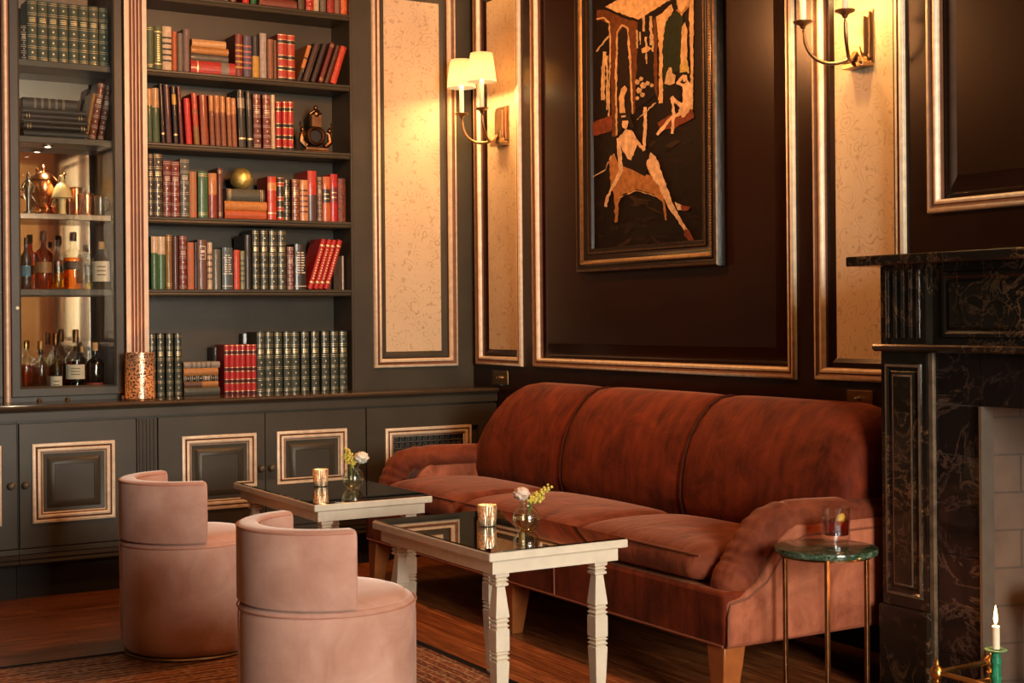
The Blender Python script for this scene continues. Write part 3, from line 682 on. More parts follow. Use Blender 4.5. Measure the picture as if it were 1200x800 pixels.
# third shelf
W3 = 'on the third shelf'
row([(172.5, 178.5, 104, 'cap', (70, 92, 60), TAN, 'green book with tan head', -.8), (179.5, 188, 103, 'cap', (66, 90, 54), TAN, 'wider green book with tan head', -1.5), (189.4, 193.4, 98, 'lab', BLK, BLK, 'slim black book', -3), (195.3, 202.2, 99, 'plain', (86, 48, 54), None, 'plum cloth book', -3), (204, 209, 101, 'lab', BLK, YEL, 'black book with yellow label', -3), (211.3, 215.5, 101, 'plain', (98, 36, 44), None, 'slim wine red book', -3.5), (219, 226, 115, 'plain', (214, 52, 50), None, 'bright red cloth book', -3), (228, 234.2, 109, 'foot', (198, 74, 46), (150, 110, 60), 'orange red book', -3.5), (236.8, 245.4, 111, 'plain', (158, 76, 44), None, 'russet cloth book', -2.5), (246.6, 252, 112, 'cap', (140, 84, 56), (200, 134, 78), 'brown book with tan head in a run', -2), (253, 259, 112, 'cap', (138, 80, 52), (196, 130, 76), 'broader brown book with tan head', -2), (260, 266, 113, 'cap', (142, 86, 56), (200, 134, 80), 'reddish brown book with tan head', -2), (267, 272, 114, 'cap', (150, 92, 60), (204, 140, 84), 'slim brown book with tan head', -1.8), (272.8, 278.2, 115, 'cap', (154, 94, 62), (206, 140, 86), 'last brown book with tan head', -1.8), (280.5, 288.7, 105, 'lab', (42, 44, 40), (150, 140, 118), 'tall black book with pale label', -2.2), (290.5, 297, 107, 'lab', (44, 46, 42), (92, 84, 74), 'tall black book with grey label', -2), (298, 306.8, 110, 'white', (110, 44, 32), None, 'maroon book with cream ornaments', -.8), (308.6, 317.6, 111, 'white', (120, 50, 36), None, 'broader maroon book with cream ornaments', -.6), (318.6, 323, 111, 'plain', CRM, None, 'slim cream book', -.4), (324, 330.8, 119, 'redset', (196, 40, 36), BLK, 'red and black book, one of three'), (331.4, 337.4, 119, 'redset', (200, 44, 38), BLK, 'middle red and black book of three'), (338, 344.4, 119, 'redset', (196, 40, 36), BLK, 'red and black book ending three')], SZ[2], W3, 'books on the third shelf')
# fourth shelf
W4 = 'on the fourth shelf'
row([(173.5, 179.8, 180, 'gilt', (74, 62, 48), None, 'dark brown gilt-banded book'), (180.4, 190.6, 180, 'gilt', (66, 60, 46), None, 'dark olive gilt-banded book'), (191.4, 200.4, 188, 'white', (124, 52, 40), None, 'maroon book with pale ornaments'), (201, 210.6, 189, 'white', (130, 50, 38), None, 'second maroon book with pale ornaments'), (211.6, 222, 186, 'white', (86, 92, 80), None, 'tall grey green book with white bands'), (222.8, 231.4, 201, 'pattern', (196, 92, 60), (140, 130, 84), 'floral red and tan book'), (232.4, 244, 201, 'lines', (62, 110, 70), None, 'bright green cloth book'), (244.8, 254.6, 203, 'half', (210, 140, 84), (150, 60, 44), 'tan book with red patterned foot'), (255.2, 261, 197, 'lines', (110, 56, 40), None, 'slim red brown book')], SZ[1], W4, 'books on the fourth shelf')
ZST = stack([(264, 313, 244.5, 255, 'plain', (206, 96, 44), None, 'orange book'), (263.5, 313, 234, 244.5, 'plain', (214, 140, 62), None, 'ochre book'), (265.5, 310, 219.5, 234, 'lines', (72, 74, 58), None, 'dark grey green book')], SZ[1], 'under the gold ball', 'books on the fourth shelf')
row([(314, 324.4, 207, 'lab', (206, 62, 36), (222, 150, 84), 'glossy orange red book'), (325.3, 333, 208, 'redset', (50, 40, 30), (200, 60, 36), 'black book with red labels'), (333.6, 340.8, 210, 'gilt', (44, 44, 30), None, 'black gilt-banded book'), (342.5, 351.2, 210, 'gilt', (124, 56, 36), None, 'red brown gilt-banded book'), (351.8, 361, 211, 'stripes', (216, 150, 96), (110, 50, 36), 'tan book with maroon bands'), (361.6, 372, 200, 'half', (206, 56, 40), (84, 58, 60), 'red book with plum lower half'), (372.6, 378, 207, 'white', (120, 90, 74), None, 'slim grey book with white ornaments'), (378.6, 387.4, 207, 'midlab', (204, 104, 54), (44, 34, 28), 'orange book with black label'), (388, 396.4, 204, 'midlab', (196, 32, 36), (120, 44, 50), 'tall bright red book'), (397, 406, 209, 'pattern', (140, 66, 44), (60, 40, 34), 'brown marbled book')], SZ[1], 'right of the gold ball', 'books on the fourth shelf')
# fifth shelf
W5 = 'on the fifth shelf'
row([(177.5, 185, 277, 'cap', (66, 110, 66), CRM, 'green book with cream head'), (185.6, 194.4, 277, 'cap', (74, 118, 72), CRM, 'broader green book with cream head'), (195, 202.4, 275, 'lines', (150, 112, 50), None, 'olive gold cloth book'), (203, 210, 277, 'plain', (88, 46, 42), None, 'plain maroon book'), (210.7, 219.2, 276, 'white', (124, 50, 38), None, 'maroon book with pale ornaments'), (219.8, 227.6, 284, 'pattern', (206, 84, 56), (150, 120, 80), 'floral orange red book'), (228, 231.4, 284, 'plain', (48, 48, 44), None, 'very slim black book'), (232, 243, 281, 'boxlab', (120, 82, 70), None, 'mauve brown book with boxed title'), (243.4, 249.2, 284, 'stripes', CRM, (120, 100, 80), 'slim cream book with grey marks'), (250.2, 259.8, 292, 'plain', (104, 100, 84), None, 'olive grey cloth book'), (260.6, 273.4, 290, 'title', (78, 96, 100), None, 'thick blue grey book with cream title'), (274.2, 281.2, 293, 'plain', (220, 84, 58), None, 'slim orange red book'), (281.8, 287, 294, 'stripes', (150, 150, 110), (84, 90, 60), 'slim green and cream book'), (287.6, 295.5, 275, 'plain', (44, 36, 28), None, 'tall black book'), (296.3, 304.6, 269.5, 'gilt', (60, 66, 52), None, 'tall green gilt-banded book opening four'), (306.2, 315, 269.5, 'gilt', (60, 66, 52), None, 'tall green gilt-banded book'), (316, 325.6, 270, 'gilt', (60, 66, 52), None, 'tall dark green gilt-banded book'), (326.6, 336, 270, 'gilt', (60, 66, 52), None, 'tall green gilt-banded book ending four'), (337, 344.6, 289, 'white', (130, 74, 70), None, 'mauve red banded book'), (346, 359.6, 286, 'title', (44, 36, 30), None, 'thick black book with red title')], SZ[0], W5, 'books on the fifth shelf')
row([(361, 367, 280, 'scroll', (196, 34, 32), None, 'glossy red book with gilt spine', 17.5), (367.6, 373, 280.5, 'scroll', (200, 36, 32), None, 'glossy red book with gilt spine', 17.5), (373.8, 379, 281, 'scroll', (194, 34, 30), None, 'glossy red book with gilt spine', 17.5), (379.6, 385, 281, 'scroll', (200, 40, 34), None, 'glossy red book with gilt spine', 17.5)], SZ[0], 'of four leaning on the fifth shelf', 'leaning red books on the fifth shelf')
row([(400.8, 403, 300, 'plain', (200, 190, 176), None, 'thin white booklet behind the leaning red books')], SZ[0], 'at the end of the fifth shelf', None, .12, YU + .07)
# on the worktop
gset = 'green gilt-banded volume of the short set'
row([(175, 183.3, 391, 'gilt', (62, 70, 56), None, 'green gilt-banded volume of the short set'), (184, 193.3, 391, 'gilt', (62, 70, 56), None, gset), (195, 204.3, 391, 'gilt', (62, 70, 56), None, gset), (205.2, 214.6, 391, 'gilt', (62, 70, 56), None, gset)], ZT, 'beside the candle holder', 'green volumes beside the candle holder')
stack([(216, 258, 453.5, 463, 'plain', (86, 84, 70), None, 'grey green book'), (216, 256, 446.5, 453.5, 'half', (196, 132, 70), (110, 74, 52), 'ochre and brown book'), (215.5, 256, 439.5, 446.5, 'white', (58, 58, 50), None, 'black and white banded book'), (215.5, 256, 431, 439.5, 'plain', (206, 140, 72), None, 'ochre book'), (215.5, 258, 423.5, 431, 'stripes', (170, 158, 142), (120, 116, 108), 'pale grey book')], ZT, 'on the worktop', 'stack on the worktop')
row([(250.5, 257, 407, 'plain', (44, 34, 30), None, 'plain black book')], ZT, 'behind the stack, on the worktop', None, .085, YU + .13)
rs = 'scarlet banded volume of the set'
row([(263.2 + 6.35 * k, 269.3 + 6.35 * k, 404, 'redset', (206, 44, 40), (92, 24, 24), rs) for k in range(6)], ZT, 'on the worktop', 'red volumes on the worktop')
row([(285, 301, 391, 'plain', (50, 32, 24), None, 'dark brown book box')], ZT, 'behind the red volumes', None, .055, YU + .165)
gs2 = 'green gilt-banded volume of the long set'
row([(a, b, 389, 'gilt', (62, 70, 56), None, gs2) for a, b in ((301.6, 311), (312, 321), (322.4, 332.2), (333.6, 341.8), (342.4, 352), (353, 363.4), (364.8, 375.4), (377.4, 386.8), (388, 396.6), (398.6, 407.6))], ZT, 'on the worktop', 'long green set on the worktop')
# display cabinet
CY = YU + .062
row([(24.5, 31.2, 30, 'white', (40, 44, 44), None, 'short black book with white marks'),
     (32, 43.6, 0, 'gilt', (72, 84, 68), None, 'green gilt volume of the cabinet set'), (44.4, 56, 0.5, 'gilt', (72, 84, 68), None, 'green gilt volume of the cabinet set'), (57.2, 68, 1, 'gilt', (72, 84, 68), None, 'green gilt volume of the cabinet set'), (69, 80, 1.5, 'gilt', (72, 84, 68), None, 'green gilt volume of the cabinet set'), (81, 92, 2, 'gilt', (72, 84, 68), None, 'green gilt volume of the cabinet set'), (93, 103.6, 2.5, 'gilt', (72, 84, 68), None, 'green gilt volume of the cabinet set'), (104.6, 115.6, 3, 'gilt', (72, 84, 68), None, 'green gilt volume of the cabinet set'), (116.8, 127.4, 3.5, 'gilt', (72, 84, 68), None, 'green gilt volume of the cabinet set')], SZ[3], 'in the glazed cabinet', 'books on the cabinet top shelf', .15, CY)
stack([(28, 104, 150.5, 159.5, 'plain', (22, 32, 36), None, 'dark teal book'), (28, 103, 143.5, 150.5, 'lines', (16, 14, 13), None, 'black book with pale page edge'), (27, 104, 138, 143.5, 'plain', (28, 27, 25), None, 'charcoal book'), (27, 100, 132, 138, 'lines', (26, 18, 16), None, 'dark brown book'), (27, 101, 126, 132, 'plain', (22, 26, 25), None, 'greenish black book'), (27, 91, 113.5, 126, 'stripes', (22, 19, 17), (120, 108, 90), 'black and white patterned book')], SZ[2], 'in the glazed cabinet', 'stack in the glazed cabinet', .14, CY)
row([(98.5, 103, 109, 'plain', (160, 110, 40), None, 'mustard book', 10.5), (104, 112, 97, 'white', (120, 52, 34), None, 'red brown book with gilt ornaments', 12), (114.5, 121.5, 100, 'white', (104, 50, 38), None, 'dark maroon book with gilt ornaments', 11.5)], SZ[2], 'leaning in the glazed cabinet', 'leaning books in the glazed cabinet', .14, CY)

# ornaments among the books
def atp(px, py, y): return at(px, py, 1, y)
c = atp(283, 204, YU + .09); r = 13.2 / 1653 * 6.9
mb = MB(); mb.sphere((0, 0, r), r, 26, 18); rg_ = random.Random(4); mb.v = [(p[0] * f_, p[1] * f_, r + (p[2] - r) * f_) if p[2] > r * .25 else p for p in mb.v for f_ in (1 + rg_.uniform(-.055, .035),)]; g = mb.build('gold_ball', plain('crumpled_gold_leaf', (.90, .62, .18, 1), .34, .75, .35, 26, 1), smooth=80); g.location = (c.x, YU + .095, ZST + .0008); tag(g, 'crumpled gold leaf ball on top of the lying books', 'ornament')
# bronze ornament with a round opening on the third shelf
c = atp(371, 176, YU + .09)
oc = thing('bronze_mantel_clock', 'dark bronze ornamental clock case with round empty opening', 'clock', (c.x, YU + .10, SZ[2] + .0008))
s_ = 1 / 1653 * 6.95
mb = MB(); mb.box(-.075, .075, -.03, .03, 0, .012); mb.box(-.062, .062, -.026, .026, .012, .03); mb.build('plinth', BRONZE, oc, smooth=0, bevel=.003)
mb = MB(); R0, R1 = .030, .052
lo = []
for i in range(25):
    a = 2 * PI * i / 24
    lo.append([(math.cos(a) * (R0 + (R1 - R0) * (.5 - .5 * math.cos(b))), .018 * math.sin(b), .088 + math.sin(a) * (R0 + (R1 - R0) * (.5 - .5 * math.cos(b)))) for b in [2 * PI * q / 8 for q in range(8)]])
mb.rings(lo, 0, True, (False, False)); mb.build('ring_case', BRONZE, oc)
mb = MB(); mb.lathe([(R0 + .004, 0), (R0 + .004, .012)], seg=20, M=Matrix.Translation((0, .012, .088)) @ Matrix.Rotation(PI / 2, 4, 'X')); mb.build('dark_dial', BLACK, oc)
mb = MB(); mb.box(-.026, .026, -.016, .016, .135, .195); mb.sphere((0, -.002, .20), .022, 12, 8); mb.sphere((0, 0, .232), .012, 10, 8); mb.tube([(-.03, 0, .20), (-.012, -.006, .215), (.012, -.006, .215), (.03, 0, .2)], .008, 8); mb.build('crest', BRONZE, oc, smooth=50)
for sx in (-1, 1):
    mb = MB(); mb.tube([(sx * .052, 0, .035), (sx * .078, 0, .06), (sx * .074, 0, .10), (sx * .055, 0, .11)], [.014, .016, .012, .006], 8); mb.sphere((sx * .074, -.004, .118), .013, 10, 8); mb.tube([(sx * .074, 0, .125), (sx * .088, -.006, .14), (sx * .082, 0, .158)], [.008, .006, .003], 8); mb.build('side_scroll', BRONZE, oc)
# copper mercury-glass candle holder on the worktop
c = atp(164.5, 460, YU - .11)
ch = thing('candle_holder', 'copper mercury glass candle holder glowing on the worktop', 'candle holder', (c.x, YU - .105, ZT + .0006))
R = .066; H_ = .215
mb = MB(); mb.lathe([(R - .01, 0), (R, .004), (R, H_), (R - .003, H_), (R - .003, .006), (.001, .006)], seg=40); mb.build('glass_cylinder', MERC, ch, smooth=50)
mb = MB(); mb.lathe([(.03, .0065), (.03, .022), (.004, .022), (.001, .022)], seg=20); w_ = mb.build('tealight', IVORY, ch); mb = MB(); mb.lathe([(.001, .023), (.007, .030), (.006, .040), (.001, .052)], seg=10); mb.build('flame', FLAME, w_)
mb = MB(); mb.box(-.012, .012, -.012, .012, 0, .016); q = mb.build('tealight_box', plain('pink_wax', (.70, .34, .26, 1), .5), bevel=.003); q.location = (atp(146, 465, YU - .05).x, YU - .05, ZT + .0006); tag(q, 'tiny pink wax block left of the copper candle holder', 'candle')

# ================================================================== BOTTLES AND COPPERWARE
def bottle(px0, px1, ytop, ybase, zs, y, body, liq, kind, label, cap=FOIL, lab=None, fill=.72):
    X0, X1 = atp(px0, ybase, y).x, atp(px1, ybase, y).x; r = (X1 - X0) / 2
    h = atp((px0 + px1) / 2, ytop, y).z - atp((px0 + px1) / 2, ybase, y).z
    t = thing('bottle', label, 'bottle', ((X0 + X1) / 2, y, zs + .0006), 'bottles in the glazed cabinet')
    if kind == 'tall': prof = [(.9, 0), (.985, .008), (1, .02), (1, .60), (.975, .635), (.88, .67), (.66, .70), (.46, .725), (.37, .76), (.34, .80), (.34, .93)]
    elif kind == 'squat': prof = [(.9, 0), (.985, .008), (1, .02), (1, .56), (.97, .60), (.86, .64), (.62, .675), (.40, .70), (.31, .74), (.29, .80), (.29, .90)]
    elif kind == 'decanter': prof = [(.84, 0), (.88, .01), (.86, .03), (.96, .40), (1, .52), (.96, .555), (.72, .62), (.42, .68), (.28, .71), (.27, .86)]
    else: prof = [(.9, 0), (1, .02), (1, .60), (.9, .66), (.42, .74), (.33, .78), (.33, .92)]
    seg = 4 if kind == 'decanter4' else 20
    mb = MB(); mb.lathe([(r * a, h * b) for a, b in prof], seg=seg); mb.build('glass_body', body, t, smooth=60)
    if liq:
        pf = [(r * a * .93, h * b) for a, b in prof if b <= fill - .02]; pf = [(pf[0][0], h * .012)] + pf[1:]
        ra = pf[-1][0]; pf += [(ra * .97, h * fill if fill * h > pf[-1][1] else pf[-1][1] + .002), (.0005, max(h * fill, pf[-1][1] + .002))]
        mb = MB(); mb.lathe(pf, seg=20); mb.build('liquid', liq, t, smooth=60)
    top = prof[-1]
    mb = MB(); mb.lathe([(r * top[0] * 1.1, h * (top[1] - .06)), (r * top[0] * 1.15, h * (top[1] - .05)), (r * top[0] * 1.15, h * .985), (r * top[0] * .9, h)], seg=16); mb.build('stopper', cap, t, smooth=50)
    if lab:
        m, z0, z1 = lab; a0, a1 = -PI / 2 - 1.45, -PI / 2 + .75
        n = 12; lp = []
        for z in (z0 * h, z1 * h): lp.append([(1.012 * r * math.cos(a0 + (a1 - a0) * i / n), 1.012 * r * math.sin(a0 + (a1 - a0) * i / n), z) for i in range(n + 1)])
        mb = MB(); mb.rings(lp, 0, False)
        for k, zz in enumerate((.3, .5, .7)):
            lp = []
            for z in ((z0 + (z1 - z0) * zz) * h, (z0 + (z1 - z0) * (zz + .06)) * h): lp.append([(1.02 * r * math.cos(a0 + (a1 - a0) * i / n), 1.02 * r * math.sin(a0 + (a1 - a0) * i / n), z) for i in range(4, n - 2)])
            mb.rings(lp, 1, False)
        mb.build('paper_label', [m, plain('label_ink', (.20, .15, .11, 1), .7)], t, smooth=60, recalc=False)
    return t
YB1, YB2 = YU + .085, YU + .15
z5 = SZ[0]; zb = ZT + .0225
bottle(24.5, 37, 275, 335, z5, YB1, DKGL, None, 'tall', 'dark bottle with blue label, leftmost above the lowest shelf', FOIL, (LABELB, .25, .45))
bottle(40, 62.5, 267, 335, z5, YB1, DKAMBER, None, 'squat', 'dark amber bottle with rounded shoulders and gilt label', FOIL, (plain('brown_gilt_label', (.28, .14, .05, 1), .5, .3), .28, .46))
bottle(61.5, 75, 272, 330, z5, YB2, CLEAR, YELLIQ, 'tall', 'clear bottle of pale yellow spirit behind the amber one', FOIL, None, .35)
bottle(73.5, 98.5, 268, 335, z5, YB1, CLEAR, AMBER, 'squat', 'clear round bottle of amber spirit with dark neck', FOIL, (plain('dark_label', (.05, .03, .025, 1), .5), .34, .48), .55)
bottle(97.5, 108.5, 287, 330, z5, YB2, CLEAR, YELLIQ, 'tall', 'small clear bottle of pale yellow spirit', STEEL, None, .4)
bottle(108, 130, 279.5, 335.5, z5, YB1, CLEAR, None, 'squat', 'clear corked bottle with large white label', CORK, (LABELW, .16, .58))
bottle(25, 36.5, 388, 452, zb, YB1, CLEAR, AMBER, 'tall', 'slim bottle of amber spirit, leftmost on cabinet floor', GOLDF, None, .58)
bottle(37, 58.5, 389, 453, zb, YB1, CLEAR, REDLIQ, 'squat', 'round bottle of red spirit with brown foil neck', plain('gold_brown_foil', (.40, .22, .07, 1), .4, .6), None, .52)
bottle(55, 75.5, 377, 449, zb, YB2, CLEAR, AMBER, 'decanter', 'clear shouldered bottle with brown collar, back row', BRONZE, None, .45)
bottle(58.5, 74, 400, 453, zb, YB1 - .012, GREENGL, YELLIQ, 'tall', 'small olive glass bottle with cream label', FOIL, (LABELW, .02, .42), .5)
bottle(77, 101, 377, 453, zb, YB1, CLEAR, REDLIQ, 'decanter', 'flared bottle of red spirit with white label', BRONZE, (LABELW, .24, .46), .52)
bottle(101, 122, 392, 452, zb, YB1, DKGL, None, 'squat', 'dark bottle with tall cork, rightmost on cabinet floor', CORK, (plain('red_label', (.30, .04, .03, 1), .6), .05, .22))
bottle(91, 100.5, 391, 446, zb, YB2 + .02, CLEAR, AMBER, 'tall', 'amber bottle half hidden behind the white labelled one', CORK, None, .4)
# copperware on the mirrored shelf
zc_ = SZ[1]
def pot_at(px, y): return atp(px, 247, y).x
x = pot_at(52.5, YU + .14)
u = thing('copper_samovar', 'large copper urn with domed lid and finial', 'urn', (x, YU + .162, zc_ + .0006), 'copperware in the glazed cabinet')
k = 1 / 1653 * 6.95
mb = MB(); mb.lathe([(13 * k, 0), (15 * k, 2 * k), (12 * k, 8 * k), (8 * k, 11 * k), (9 * k, 16 * k), (13.5 * k, 22 * k), (15 * k, 30 * k), (14.2 * k, 37 * k), (12.5 * k, 38 * k)], seg=28); mb.build('body', COPPER, u)
mb = MB(); mb.lathe([(14.6 * k, 38 * k), (13.5 * k, 40 * k), (9 * k, 45 * k), (4 * k, 47.5 * k), (2 * k, 48.5 * k), (1.4 * k, 51 * k), (2 * k, 53 * k), (.3 * k, 56 * k)], seg=28); mb.build('lid', COPPER, u)
mb = MB(); mb.tube([(-14 * k, 0, 30 * k), (-20 * k, 0, 31 * k), (-21 * k, 0, 24 * k), (-14.5 * k, 0, 21 * k)], 1.2 * k, 8); mb.build('handle', COPPER, u)
x = pot_at(33, YU + .09)
u = thing('figurine', 'slender dark silver figure left of the copper urn', 'figurine', (x, YU + .085, zc_ + .0006))
mb = MB(); mb.lathe([(5 * k, 0), (5 * k, 2 * k), (2.5 * k, 3 * k), (2.2 * k, 12 * k), (3.6 * k, 22 * k), (4.6 * k, 30 * k), (3.2 * k, 34 * k), (1.5 * k, 36 * k), (2.3 * k, 39 * k), (1.8 * k, 42 * k), (.3 * k, 45 * k)], seg=14); mb.tube([(3.5 * k, 0, 33 * k), (6 * k, -2 * k, 29 * k), (4.5 * k, -3 * k, 23 * k)], 1.1 * k, 8); mb.tube([(-3.5 * k, 0, 33 * k), (-6.5 * k, -1 * k, 29 * k), (-5 * k, -2 * k, 25 * k)], 1.1 * k, 8); mb.build('body', plain('dark_silver', (.16, .15, .13, 1), .3, .9), u)
x = pot_at(73, YU + .068)
u = thing('porcelain_lady', 'cream porcelain lady in flared dress with dark hair', 'figurine', (x, YU + .068, zc_ + .0006))
mb = MB(); mb.lathe([(4.5 * k, 0), (4 * k, 2 * k), (3.6 * k, 8 * k), (4.2 * k, 17 * k), (11 * k, 18 * k), (10.6 * k, 20 * k), (9 * k, 27 * k), (5 * k, 33 * k), (3 * k, 34.5 * k), (1.6 * k, 35.5 * k), (2.2 * k, 38 * k), (2.5 * k, 40 * k), (1.5 * k, 43 * k), (.2 * k, 43.5 * k)], seg=22); mb.build('body', IVORY, u, smooth=50)
mb = MB(); mb.sphere((.3 * k, 1 * k, 40.5 * k), 3.1 * k, 12, 8, sq=(1.2, .9, 1)); mb.sphere((3.2 * k, .6 * k, 44 * k), 1.6 * k, 10, 6); mb.tube([(-2.4 * k, .4 * k, 41 * k), (-4.2 * k, 0, 37 * k), (-3.8 * k, 0, 33.5 * k)], [1.3 * k, 1 * k, .5 * k], 8); mb.build('hair', BRONZE, u)
for px, yy, w_, h_, lab, m in ((89, YU + .17, 7, 32, 'tall copper mug with dark rim beside the porcelain lady', COPPER), (101.5, YU + .105, 7.5, 24, 'squat copper mug, second right of the porcelain lady', COPPER), (117, YU + .075, 6, 21, 'dark silver mug with curled handle, rightmost on mirrored shelf', plain('dark_silver', (.16, .15, .13, 1), .3, .9))):
    u = thing('mug', lab, 'mug', (pot_at(px, yy), yy, zc_ + .0006), 'mugs on the mirrored shelf')
    mb = MB(); mb.lathe([(w_ * .92 * k, 0), (w_ * k, 1.5 * k), (w_ * .95 * k, h_ * .5 * k), (w_ * k, h_ * k), (w_ * .9 * k, h_ * k), (w_ * .86 * k, 3 * k), (.1 * k, 2.5 * k)], seg=22); mb.build('body', m, u, smooth=50)
    mb = MB(); mb.lathe([(w_ * .98 * k, (h_ - 1.5) * k), (w_ * 1.06 * k, (h_ - .8) * k), (w_ * 1.06 * k, (h_ + .3) * k), (w_ * .98 * k, (h_ + .5) * k), (w_ * .90 * k, (h_ + .3) * k)], seg=22, caps=(False, False)); mb.build('rim', BRONZE, u)
    mb = MB(); mb.tube([(w_ * .95 * k, 0, h_ * .85 * k), (w_ * 1.5 * k, 0, h_ * .9 * k), (w_ * 1.75 * k, 0, h_ * .6 * k), (w_ * 1.5 * k, 0, h_ * .3 * k), (w_ * .95 * k, 0, h_ * .22 * k)], 1.0 * k, 8); mb.build('handle', SILVER if px > 110 else m, u)
# ================================================================== SOFA
SY0, SY1 = 3.300, 5.860; MIR = SY0 + SY1
so = thing('sofa', 'long rust velvet sofa with three-channel back against the dark wall', 'sofa', (3.15, 4.58, 0))
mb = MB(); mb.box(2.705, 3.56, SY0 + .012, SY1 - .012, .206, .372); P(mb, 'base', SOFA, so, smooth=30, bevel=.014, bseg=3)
ys = [3.44, 4.18, 5.01, 5.72]
for a, b in zip(ys[:-1], ys[1:]):
    sec = [(2.735, .374), (2.712, .392), (2.704, .415), (2.706, .440), (2.722, .464), (2.76, .480), (2.86, .489), (3.0, .491), (3.12, .485), (3.20, .474), (3.235, .45), (3.235, .374)]
    cx, cz = 2.97, .43; loops = []
    for i in range(17):
        u = i / 16; e = abs(2 * u - 1); k = max(0, (e - .88) / .12); ins = .022 * (1 - math.sqrt(max(0, 1 - k * k)))
        crown = .010 * (1 - e ** 2.5)
        loops.append([(x + (ins if x < cx else -ins), a + .002 + (b - a - .004) * u, z + (crown if z > .45 else 0) - (ins if z > cz else 0)) for x, z in sec])
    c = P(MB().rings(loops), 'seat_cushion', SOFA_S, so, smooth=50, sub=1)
    mb = MB(); mb.tube([(2.722, a + .01, .464), (2.716, (a + b) / 2, .468), (2.722, b - .01, .464)], .0045, 6); P(mb, 'piping', PIPE2, c)
yb_ = [3.345, 4.185, 5.010, 5.775]
prof = [(3.26, .40), (3.215, .46), (3.198, .53), (3.200, .60), (3.216, .68), (3.246, .755), (3.285, .82), (3.335, .872), (3.39, .902), (3.45, .908), (3.51, .89), (3.55, .84), (3.56, .74), (3.56, .40)]
for ci, (a, b) in enumerate(zip(yb_[:-1], yb_[1:])):
    loops = []
    for i in range(25):
        u = i / 24; y = a + (b - a) * u; e = abs(2 * u - 1); dent = .022 * e ** 7
        zl = 1.0
        q = (y - (yb_[-1] - .30)) / .30
        if q > 0: zl = 1 - .40 * (1 - math.sqrt(max(0, 1 - q * q)))
        q2 = ((yb_[0] + .14) - y) / .14
        if q2 > 0: zl = 1 - .16 * (1 - math.sqrt(max(0, 1 - q2 * q2)))
        lp = []
        for x, z in prof:
            f = dent if x < 3.5 else dent * .4
            lp.append((x + f, y, .40 + (z - .40) * zl - dent * .5 * (z > .8)))
        loops.append(lp)
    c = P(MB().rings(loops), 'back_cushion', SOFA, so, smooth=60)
    if ci < 2:
        mb = MB(); mb.tube([(x + .014, b, z - .006 * (z > .8)) for x, z in prof[1:11]], .0055, 6); P(mb, 'piping', PIPE, c)
for side in (0, 1):
    fy = (lambda y: y) if side == 0 else (lambda y: MIR - y)
    mb = MB(); yc = fy(3.378)
    path = [(3.56, .556), (3.40, .558), (3.20, .562), (3.04, .566), (2.97, .563), (2.92, .545), (2.878, .510), (2.845, .468), (2.815, .428), (2.782, .392), (2.752, .368), (2.735, .356)]
    rad = [.055, .056, .057, .058, .058, .058, .058, .058, .057, .054, .040, .012]
    if side: path = [(x - .075 * max(0, 1 - abs(x - 2.93) / .19), z) for x, z in path]
    fine, fr_ = [], []
    for i_ in range(len(path) - 1):
        p0, p1, p2, p3 = (path[max(0, min(len(path) - 1, i_ + q))] for q in (-1, 0, 1, 2))
        for q in range(5):
            t_ = q / 5; cr = [.5 * (2 * p1[c] + (p2[c] - p0[c]) * t_ + (2 * p0[c] - 5 * p1[c] + 4 * p2[c] - p3[c]) * t_ ** 2 + (3 * p1[c] - p0[c] - 3 * p2[c] + p3[c]) * t_ ** 3) for c in (0, 1)]
            fine.append((cr[0], yc, cr[1])); kk = i_ * 5 + q; rr_ = rad[i_] + (rad[i_ + 1] - rad[i_]) * t_
            fr_.append(rr_ - (.0030 * (1 + math.sin(kk * 1.55 + .4 * math.sin(kk))) if 16 < kk < 42 else 0))
    fine.append((path[-1][0], yc, path[-1][1])); fr_.append(rad[-1])
    mb.tube(fine, fr_, 20, 0, 1.3)
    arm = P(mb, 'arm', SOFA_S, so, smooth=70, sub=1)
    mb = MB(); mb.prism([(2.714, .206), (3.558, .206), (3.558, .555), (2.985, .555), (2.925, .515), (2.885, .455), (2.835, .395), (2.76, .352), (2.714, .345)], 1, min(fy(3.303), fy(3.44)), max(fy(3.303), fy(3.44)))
    P(mb, 'side_panel', SOFA_LIT, so, smooth=30, bevel=.012, bseg=3)
    yo = fy(3.3035)
    mb = MB(); mb.tube([(3.40, yo, .522), (3.02, yo, .520), (2.955, yo, .500), (2.915, yo, .452), (2.865, yo, .392), (2.79, yo, .350), (2.722, yo, .338), (2.714, yo, .300), (2.712, yo, .212)], .0042, 6)
    mb.tube([(2.71, fy(3.31), .209), (3.55, fy(3.31), .209)], .0042, 6); P(mb, 'piping', PIPE2, arm)
mb = MB(); mb.tube([(2.704, SY0 + .02, .210), (2.704, SY1 - .02, .210)], .0045, 6); P(mb, 'front_piping', PIPE2, so)
mb = MB()
for y in (4.262, 5.03): mb.tube([(2.705, y, .21), (2.704, y, .37)], .004, 6)
P(mb, 'skirt_seam', PIPE2, so)
for (x, y, dx, dy) in ((2.752, 3.362, -.018, -.012), (2.752, 5.798, -.018, .012), (3.50, 3.362, .02, -.005), (3.50, 5.798, .02, .005), (2.775, 4.64, -.012, 0)):
    mb = MB(); lo = []
    for h, z in ((.042, .206), (.038, .15), (.024, 0)):
        k = 1 - z / .206; lo.append([(x + dx * k + a * h, y + dy * k + b_ * h, z) for a, b_ in ((-1, -1), (1, -1), (1, 1), (-1, 1))])
    mb.rings(lo); P(mb, 'leg', LEGWOOD, so, smooth=30, bevel=.004)

